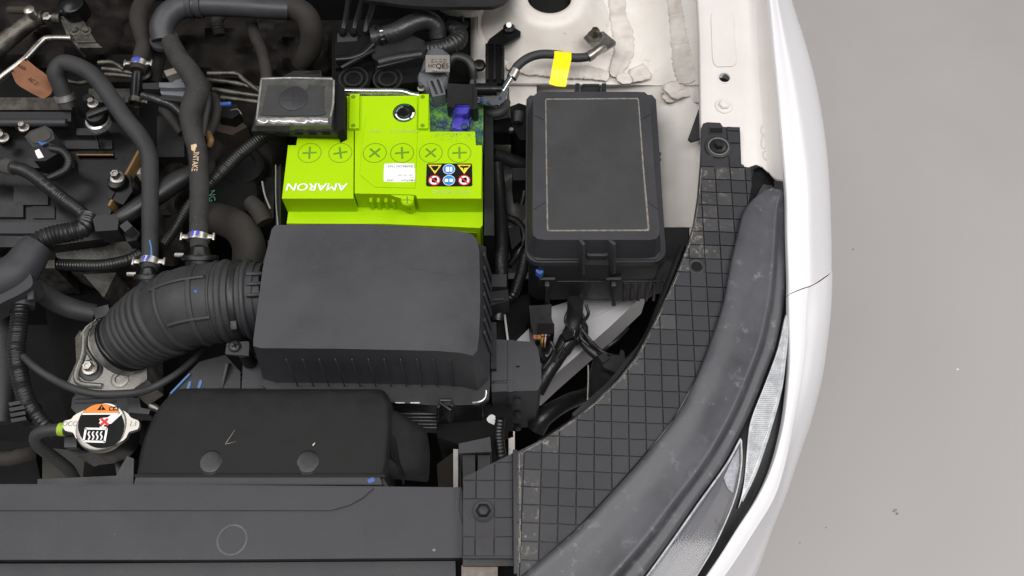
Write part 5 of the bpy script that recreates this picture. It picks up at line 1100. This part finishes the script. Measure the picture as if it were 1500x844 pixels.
# ================================================================== corrugated conduits and loom pieces
def conduit(pts, label, pitch=.0036, m='conduit', **k): return tag(tube('corrugated_conduit', pts, m, None, n=20, pitch=pitch, **k), label, 'conduit')
c1 = conduit([(22, 246, -.03, 9.5), (36, 250, -.028, 10), (54, 261, -.026, 10), (88, 288, -.026, 10), (116, 309, -.028, 10), (130, 322, -.030, 10)], 'corrugated black conduit with grey end band crossing the valve cover')
tube('loom_sleeve', [(-40, 240, -.035, 11), (2, 242, -.034, 11), (16, 244, -.032, 10.5)], 'rubber', c1)
tube('end_band', [(9, 243.5, -.032, 12), (20, 245.5, -.030, 11.6)], 'film_grey', c1, n=24)
conduit([(76, 218, -.03, 5.6), (92, 222, -.028, 6), (101, 234, -.028, 6.2), (97, 248, -.03, 6.2), (82, 257, -.032, 6), (70, 262, -.034, 6)], 'small corrugated conduit curling from the coil plug', .0026)
conduit([(130, 318, -.028, 13), (122, 334, -.022, 15), (104, 340, -.020, 15), (82, 344, -.020, 15), (60, 352, -.020, 15), (40, 368, -.022, 15), (28, 380, -.024, 14)], 'thick corrugated conduit bending into the grey loom guide', .0046, amp=.16)
conduit([(30, 440, -.04, 12), (29, 462, -.04, 12.5), (26, 490, -.042, 12.5), (24, 515, -.045, 12.5), (29, 550, -.05, 12.5), (40, 588, -.056, 12.5), (62, 618, -.065, 11), (80, 634, -.08, 10)], 'long corrugated conduit dropping from the grey loom guide', .0042, amp=.14)
conduit([(88, 388, -.06, 9), (112, 389, -.058, 9.5), (150, 389, -.056, 9.5), (186, 382, -.054, 9.5), (208, 371, -.054, 9)], 'corrugated conduit lying behind the breather hose foot', .0036)
conduit([(240, 358, -.05, 8), (258, 332, -.045, 8.5), (279, 300, -.04, 8.5), (300, 276, -.036, 9), (330, 247, -.030, 9.5), (352, 226, -.028, 9.5), (376, 208, -.028, 9.5), (396, 196, -.03, 9)], 'corrugated conduit climbing behind the INTAKE hose to the terminal cover', .0036)
conduit([(330, 14, -.09, 9), (318, 30, -.08, 9), (322, 52, -.09, 9)], 'short dusty conduit under the rear pipe', .004, 'rubber_brown')
t = tag(tube('thin_cable', [(34, 522, -.040, 5), (50, 537, -.036, 5.4), (72, 552, -.040, 5.6), (104, 568, -.055, 5.8), (140, 577, -.066, 6), (180, 577, -.068, 6), (206, 574, -.066, 6), (228, 566, -.06, 5.6), (258, 548, -.065, 5), (285, 525, -.08, 5), (300, 500, -.10, 5)], 'rubber'), 'thin black cable sagging in front of the throttle body', 'cable')
t = thing('loom_guide', 'grey moulded loom guide block holding three conduits', 'loom guide', 30, 400, -.07)
tube('guide_mouth', [(56, 358, -.020, 21), (48, 368, -.020, 24), (38, 384, -.021, 26), (22, 402, -.022, 30), (-4, 416, -.023, 31), (-50, 430, -.025, 30)], 'grey_plastic', t, n=28)
prism('guide_block', smooth_poly([(-40, 404), (10, 384), (40, 396), (48, 416), (34, 428), (10, 440), (-40, 460)], 3), -.012, .03, 'grey_plastic', t, bevel=.008, seg=4)
MB().tube([at(36, 418, -.035), at(32, 450, -.038)], [.0155, .0145], 24).build('guide_neck', 'lid_plastic', t)
MB().bar(at(46, 426, -.022), at(46, 440, -.022), .008, .006, .001).build('guide_clip', 'grey_plastic', t)
bolt(30, 426, -.03, 7, 'grey_plastic', t, name='guide_stud')
t = thing('loom_clip', 'black plastic loom clip with square latch beside the breather hose', 'clip', 165, 325, -.06)
prism('clip_body', [(136, 322), (140, 316), (168, 314), (174, 322), (172, 337), (140, 339)], -.012, .03, 'black_plastic', t, bevel=.003)
prism('clip_latch', [(175, 331), (186, 323), (194, 331), (183, 340)], -.012, .02, 'grey_plastic', t, bevel=.001)
prism('clip_foot', [(178, 338), (196, 332), (205, 342), (200, 352), (186, 354)], -.03, .02, 'black_plastic', t, bevel=.003)
tag(tube('taped_loom', [(166, 326, -.025, 11), (184, 316, -.022, 13), (206, 302, -.022, 14), (230, 286, -.024, 15), (256, 268, -.026, 15), (284, 254, -.03, 14)], 'black_plastic', n=20), 'flat taped loom running up behind the two vertical hoses', 'wiring')
# ================================================================== engine
t = thing('valve_cover', 'black plastic valve cover with silver bolts under the breather hose', 'engine cover', 90, 250, -.2)
prism('cover_shell', [(-60, 166), (100, 166), (112, 172), (160, 176), (196, 190), (207, 205), (205, 232), (190, 262), (164, 306), (150, 350), (60, 362), (-60, 362)], -.072, .12, 'gloss_black', t, bevel=.006, seg=3)
prism('rear_ledge', [(-60, 164), (104, 164), (104, 178), (-60, 178)], -.05, .04, 'black_plastic', t, bevel=.005, seg=3)
MB().tube([at(-60, 180, -.052), at(98, 180, -.052)], [.006, .006], 12).build('ledge_bead', 'grey_plastic', t)
for (x0, y0, x1, y1, z, m) in ((112, 188, 156, 198, -.060, 'black_plastic'), (95, 206, 164, 218, -.064, 'black_plastic'), (115, 224, 168, 232, -.068, 'rubber_brown'), (40, 232, 108, 246, -.06, 'black_plastic'), (20, 272, 70, 300, -.064, 'black_plastic'), (-40, 296, 34, 318, -.064, 'black_plastic'), (48, 302, 80, 320, -.066, 'gloss_black'), (-60, 326, 110, 342, -.064, 'grey_plastic')):
    prism('cover_rib', rect(x0, y0, x1, y1), z-.004, .03, m, t, bevel=.0055, seg=4)
MB().bar(at(141, 200, -.060), at(146, 216, -.060), .002, .008, .0005).build('cover_fin', 'gloss_black', t)
MB().bar(at(112, 227, -.0665), at(166, 227, -.0665), .0022, .002).build('gasket_strip', 'gasket_tan', t)
prism('corner_boss', [(160, 262), (190, 255), (194, 280), (180, 300), (158, 290)], -.060, .06, 'gloss_black', t, bevel=.005)
for x, y, r in ((136, 152, 8), (35, 187, 8), (5, 202, 8.5)):
    lathe('bolt_post', x, y+3, -.07, [(r, 0), (r, 16), (r*.8, 19)], 'steel_dull' if r > 8 else 'dark_bolt', t); bolt(x, y, -.050, r, 'zinc', t, h=.009)
bolt(172, 260, -.052, 11, 'steel', t, h=.011); lathe('rubber_bush', 174, 269, -.061, [(15, -6), (15, 4), (13, 9), (9, 10)], 'gloss_black', t)
MB().bar(at(163, 307, -.07), at(208, 224, -.07), .004, .02, .001).build('gasket_edge', 'gasket_tan', t)
MB().tube([at(172, 300, -.075), at(184, 286, -.07), at(193, 276, -.068), at(190, 266, -.068)], [.004]*4, 10).build('bracket_edge', 'steel_dull', t)
t = thing('oil_filler_cap', 'black cap with pale grey collar ring on the valve cover', 'cap', 143, 172, -.06)
lathe('collar', 143, 177, -.040, [(17, -8), (17, 2), (14, 3.5), (12, 2)], 'film', t, n=36)
lathe('cap', 143, 173, -.036, [(15.5, 0), (15.5, 5), (13, 9), (1, 10)], 'gloss_black', t, n=32)
MB().bar(at(128, 170, -.026), at(176, 152, -.024), .008, .006, .001).build('cap_lever', 'black_plastic', t); MB().bar(at(152, 162, -.024), at(170, 150, -.022), .003, .004, .0008).build('cap_lever', 'grey_plastic', t)
t = thing('ignition_coil', 'dusty ignition coil with plug and blue dab on the valve cover', 'ignition coil', 62, 205, -.07)
prism('coil_body', [(36, 200), (44, 192), (66, 184), (76, 190), (80, 203), (66, 212), (48, 216)], -.034, .035, 'rough_plastic', t, bevel=.004)
prism('coil_top', smooth_poly([(42, 199), (50, 193), (64, 188), (72, 192), (74, 201), (64, 207), (50, 210)], 2), -.032, .004, 'olive', t, bevel=.001)
prism('plug', [(42, 222), (50, 216), (72, 209), (84, 214), (86, 224), (66, 236), (50, 236)], -.030, .03, 'gloss_black', t, bevel=.003)
prism('white_tab', [(51, 221), (57, 218), (60, 223), (64, 230), (56, 232), (53, 227)], -.0285, .002, 'white_print', t, bevel=.0003)
MB().bar(at(57, 208, -.027), at(63, 213, -.027), .003, .002, .0005).build('blue_dab', 'blue_paint', t); MB().bar(at(60, 211, -.026), at(68, 209, -.027), .003, .002, .0005).build('blue_dab', 'blue_paint', t)
t = thing('engine_block', 'dusty aluminium engine block and cylinder head under the hoses', 'engine', 200, 250, -.35)
prism('cylinder_head', [(-60, -60), (330, -60), (410, 60), (405, 190), (330, 330), (230, 400), (60, 410), (-60, 410)], -.16, .16, 'matt_black', t, bevel=.008)
prism('ribbed_casting', [(80, 352), (120, 346), (182, 348), (200, 362), (190, 384), (110, 388), (82, 376)], -.092, .08, 'aluminium_dark', t, bevel=.008, seg=3)
for i in range(9):
    for j in range(4):
        x, y = 92+i*9+(j % 2)*4, 353+j*7; MB().lathe(at(x, y, -.0922), [(.0030, -.001), (.0022, .0006), (.001, .0009)], 8).build('casting_stud', 'aluminium_dark', t)
for (x, y, w, h, z, m) in ((160, 140, 60, 20, -.12, 'aluminium_dark'), (50, 152, 110, 18, -.10, 'steel_dull'), (250, 200, 40, 60, -.10, 'black_plastic'), (325, 190, 50, 26, -.10, 'engine_dark'), (340, 250, 70, 60, -.12, 'black_plastic'), (195, 242, 20, 26, -.08, 'inner_paint'), (10, 352, 50, 16, -.09, 'steel_dull'), (60, 378, 40, 30, -.11, 'steel_dull'), (245, 300, 30, 30, -.12, 'engine_dark'), (388, 290, 26, 60, -.10, 'black_plastic'), (150, 398, 40, 22, -.12, 'aluminium'), (175, 100, 40, 40, -.13, 'engine_dark')):
    prism('casting_boss', rect(x-w/2, y-h/2, x+w/2, y+h/2), z, .08, m, t, bevel=.006)
def lumpy(x0, y0, x1, y1, z, amp, nx=9, ny=7, m='engine_dark'):
    MB().sheet([[at(x0+(x1-x0)*i/nx, y0+(y1-y0)*j/ny, z+random.uniform(-amp, amp)-(.03 if i in (0, nx) or j in (0, ny) else 0)) for i in range(nx+1)] for j in range(ny+1)], 3, .002).build('casting_web', m, t, smooth=50)
lumpy(-40, -40, 200, 100, -.13, .022); lumpy(150, 20, 420, 130, -.13, .02); lumpy(230, 130, 420, 300, -.12, .02); lumpy(200, 230, 300, 390, -.12, .02); lumpy(380, 30, 500, 120, -.12, .02, 6, 5)
prism('pyramid_web', [(122, 402), (170, 400), (152, 436)], -.10, .05, 'aluminium_dark', t, bevel=.003)
tag(prism('transmission_case', [(60, 395), (360, 395), (380, 580), (240, 640), (110, 640), (80, 560)], -.20, .2, 'matt_black', None, bevel=.01), 'matt black transmission housing deep below the intake hose', 'transmission')
t = hose('transmission_cooler_hose', [(50, 418, -.08, 14), (75, 438, -.085, 15), (105, 452, -.09, 15), (140, 460, -.10, 14)], 'dusty rubber hose passing below the grey loom guide', 'rubber')
hose('lower_left_hose', [(-30, 670, -.10, 11), (10, 672, -.10, 11), (30, 668, -.10, 11), (48, 664, -.11, 10)], 'dusty ribbed hose at the edge of the fan shroud', 'rubber_brown', pitch=.012, amp=.08)
hose('left_edge_pipe', [(-12, 380, -.10, 14), (4, 470, -.09, 14), (6, 540, -.09, 14), (2, 620, -.10, 15)], 'dark pipe standing beside the long conduit')
t = thing('loom_connector_comb', 'black comb shaped loom connector at the foot of the long conduit', 'connector', 30, 600, -.09)
for k in range(4): prism('comb_tooth', [(12+k, 590+k*8), (34+k, 586+k*8), (36+k, 591+k*8), (14+k, 595+k*8)], -.048, .02, 'gloss_black', t, bevel=.0012)
prism('comb_back', [(30, 584), (44, 582), (50, 616), (36, 620)], -.060, .03, 'black_plastic', t, bevel=.002)
tag(prism('inner_fan_box', [(-40, 640), (48, 650), (62, 714), (-40, 714)], -.18, .05, 'matt_black', None, bevel=.005), 'matt black fan housing in the dark behind the front cover', 'fan housing')
# ================================================================== metal pipes and bracket at the rear
t = tag(tube('exhaust_gas_pipe', [(-40, 104, -.07, 13), (0, 68, -.06, 13), (28, 44, -.055, 12.5), (50, 28, -.055, 12), (64, 26, -.055, 10)], 'steel_dull', n=24), 'thick dull steel pipe rising to the bracket behind the engine', 'pipe')
tag(tube('clutch_pipe', [(-30, 140, -.05, 5), (0, 115, -.045, 5), (35, 88, -.04, 5), (60, 62, -.04, 5), (72, 56, -.04, 4.8), (104, 56, -.045, 4.6)], 'steel', n=14), 'slim bright steel pipe carrying a tan tag', 'pipe')
t = thing('pipe_bracket', 'grey stamped metal bracket with two bolts behind the engine', 'bracket', 118, 46, -.09)
prism('plate', [(89, 24), (118, 24), (141, 62), (150, 70), (118, 70), (113, 63)], -.046, .004, 'steel_dull', t, bevel=.001)
prism('bent_flange', [(88, 26), (92, 30), (118, 68), (116, 72), (98, 52)], -.050, .02, 'aluminium_dark', t, bevel=.001)
MB().bar(at(113, 62, -.045), at(141, 62, -.045), .002, .003, .0006).build('fold_line', 'aluminium_dark', t)
for x in (110, 126): bolt(x, 46, -.046, 8, 'steel_dull', t, h=.005)
MB().tube([at(62, 27, -.055), at(90, 27, -.052)], [.007, .008], 16).build('union_tube', 'steel_dull', t)
lathe('pipe_nut', 70, 26, -.05, [(8, -6), (8, 4), (5, 6)], 'steel', t, n=6)
lathe('round_mount', 106, 8, -.03, [(19, -20), (19, 0), (18, 5), (15, 7), (1, 8)], 'gloss_black', t, n=32)
lathe('pipe_knob', 43, 15, -.035, [(8, -20), (8.5, -2), (8, 2), (5, 4), (1, 4.4)], 'zinc', t); MB().tube([at(14, 15, -.05), at(40, 15, -.045)], [.006, .006], 12).build('knob_arm', 'brown_plastic', t)
t = tag(MB().sheet([[at(37, 85, -.030), at(24, 97, -.030), at(17, 106, -.032)], [at(52, 98, -.026), at(36, 112, -.026), at(24, 122, -.030)], [at(70, 112, -.028), at(56, 128, -.026), at(40, 133, -.030)], [at(78, 128, -.034), at(74, 138, -.034), at(63, 145, -.036)]], 5, .0006).build('paper_tag', 'tan_tag', None, smooth=60), 'tan paper tag with faded black print looped on a steel pipe', 'tag')
text('NVH', 32, 99, -.0265, .0058, 'ink', t, rot=-35, name='tag_print'); text('AC 2', 48, 119, -.0225, .0060, 'ink', t, rot=-35, name='tag_print')
for x, y in ((37.5, 87.5), (18.5, 104)): disc('tag_hole', x, y, -.0275, 1.6, 'ink', t)
FP = [[(304, 108), (345, 108), (356, 116), (382, 136)], [(302, 117), (340, 121), (382, 131)], [(312, 131), (345, 136), (382, 141)], [(324, 143), (350, 146), (382, 150)], [(144, 92), (165, 92), (182, 102)], [(150, 101), (172, 103), (196, 108)], [(154, 109), (180, 111), (198, 113)], [(94, 118), (116, 122), (140, 116)]]
W8 = ('bent upper', 'straight second', 'third', 'lowest')
for i, p in enumerate(FP):
    if i < 4: lab = ('bent topmost thin steel fuel line entering under the terminal cover', 'second thin steel line below the bent fuel line', 'third thin steel line beside the terminal cover', 'lowest thin steel line beside the terminal cover')[i]
    else: lab = ('bent short steel line between breather hose and blue clamp', 'middle short steel line behind the breather hose', 'lower short steel line behind the breather hose', 'dull steel line seen inside the breather hose loop')[i-4]
    tag(tube('fuel_line', [(x, y, -.035-.004*(i % 4), 3.6) for x, y in p], 'steel_dull', n=10), lab, 'pipe', 'thin steel lines')
t = thing('inline_connector', 'grey inline electrical connectors behind the vacuum hose', 'connector', 250, 128, -.07)
prism('grey_shell', [(233, 121), (252, 121), (258, 117), (274, 114), (276, 128), (252, 129), (233, 128)], -.022, .02, 'connector_grey', t, bevel=.0015)
prism('grey_shell', [(234, 131), (254, 131), (262, 130), (275, 131), (276, 142), (236, 138)], -.030, .02, 'connector_grey', t, bevel=.0015)
prism('dark_shell', [(209, 122), (233, 121), (233, 131), (209, 130)], -.026, .02, 'black_plastic', t, bevel=.0015)
prism('dark_shell', [(234, 141), (275, 139), (275, 150), (236, 146)], -.034, .02, 'black_plastic', t, bevel=.0015)
prism('blue_lock', [(265, 114.5), (273, 114), (273, 118.5), (265, 119)], -.0205, .003, 'blue_paint', t, bevel=.0005)
prism('brass_tab', [(240, 104), (256, 99), (262, 106), (244, 112)], -.045, .02, 'label_tan', t, bevel=.002)
tube('loom', [(209, 140, -.04, 6), (230, 146, -.04, 7), (252, 154, -.045, 7), (270, 170, -.05, 6)], 'tape', t)
tube('loom', [(238, 160, -.055, 7), (254, 178, -.05, 7), (266, 196, -.05, 6)], 'rubber_brown', t)
t = thing('rear_sensor_plug', 'black sensor plug with blue stripe and steel clip beside the vacuum hose', 'connector', 335, 160, -.08)
prism('plug_body', [(316, 154), (346, 152), (352, 166), (340, 174), (318, 170)], -.05, .04, 'gloss_black', t, bevel=.003)
prism('blue_stripe', [(322, 150), (338, 149), (338, 153), (322, 154)], -.046, .004, 'blue_paint', t, bevel=.0004)
MB().tube([at(338, 162, -.046), at(348, 160, -.045), at(354, 168, -.046)], [.0008]*3, 6).build('wire_clip', 'steel', t)
prism('rusty_body', [(316, 172), (350, 172), (362, 186), (340, 198), (316, 192)], -.07, .04, 'brown_plastic', t, bevel=.005)
tag(tube('copper_stub', [(305, 196, -.05, 5), (309, 206, -.045, 5), (307, 214, -.05, 4)], 'gasket_tan'), 'small coppery pipe stub beside the INTAKE hose', 'pipe')
t = thing('idler_cover', 'round dark engine mount cover between the INTAKE hose and battery', 'engine mount', 345, 270, -.12)
lathe('mount_body', 338, 285, -.075, [(42, -30), (42, -6), (38, 0), (20, 3), (1, 3)], 'matt_black', t, n=36)
lathe('mount_ring', 352, 240, -.07, [(34, -20), (34, -3), (30, 0), (22, 0), (20, -4)], 'matt_black', t, n=36)
text('NG', 310, 287, -.070, .009, 'teal_mark', t, rot=-80, name='paint_lettering')
MB().tube([at(384, 266, -.05), at(388, 286, -.052), at(396, 306, -.055)], [.0012]*3, 6).build('pale_wire', 'label_tan', t)
tag(tube('oil_cooler_pipe', [(366, 296, -.06, 12), (378, 308, -.06, 13), (388, 326, -.065, 13)], 'rubber_brown'), 'short dusty pipe elbow beside the battery tray', 'pipe')
tag(MB().tube([at(404, 242, -.055), at(404, 290, -.056), at(407, 330, -.057)], [.0009]*3, 6).build('bonnet_cable', 'label_tan', None), 'pale thin cable standing along the battery end', 'cable')
t = thing('throttle_bracket_duct', 'black angled duct panel with blue paint dabs beside the snorkel', 'duct', 300, 550, -.12)
prism('duct_panel', [(292, 530), (330, 520), (352, 545), (352, 590), (240, 592), (252, 572)], -.055, .05, 'black_plastic', t, bevel=.003)
for x, y in ((276, 565), (292, 563)): prism('blue_dab', [(x-3, y+5), (x, y-5), (x+4, y-7), (x+3, y), (x, y+6)], -.0542, .001, 'blue_mark', t, bevel=0)
MB().bar(at(250, 577, -.053), at(278, 548, -.053), .002, .002).build('blue_edge', 'blue_mark', t)
# ------------------------------------------------------------------ tidy
for o in bpy.data.objects:
    if '_o' in o: del o['_o']
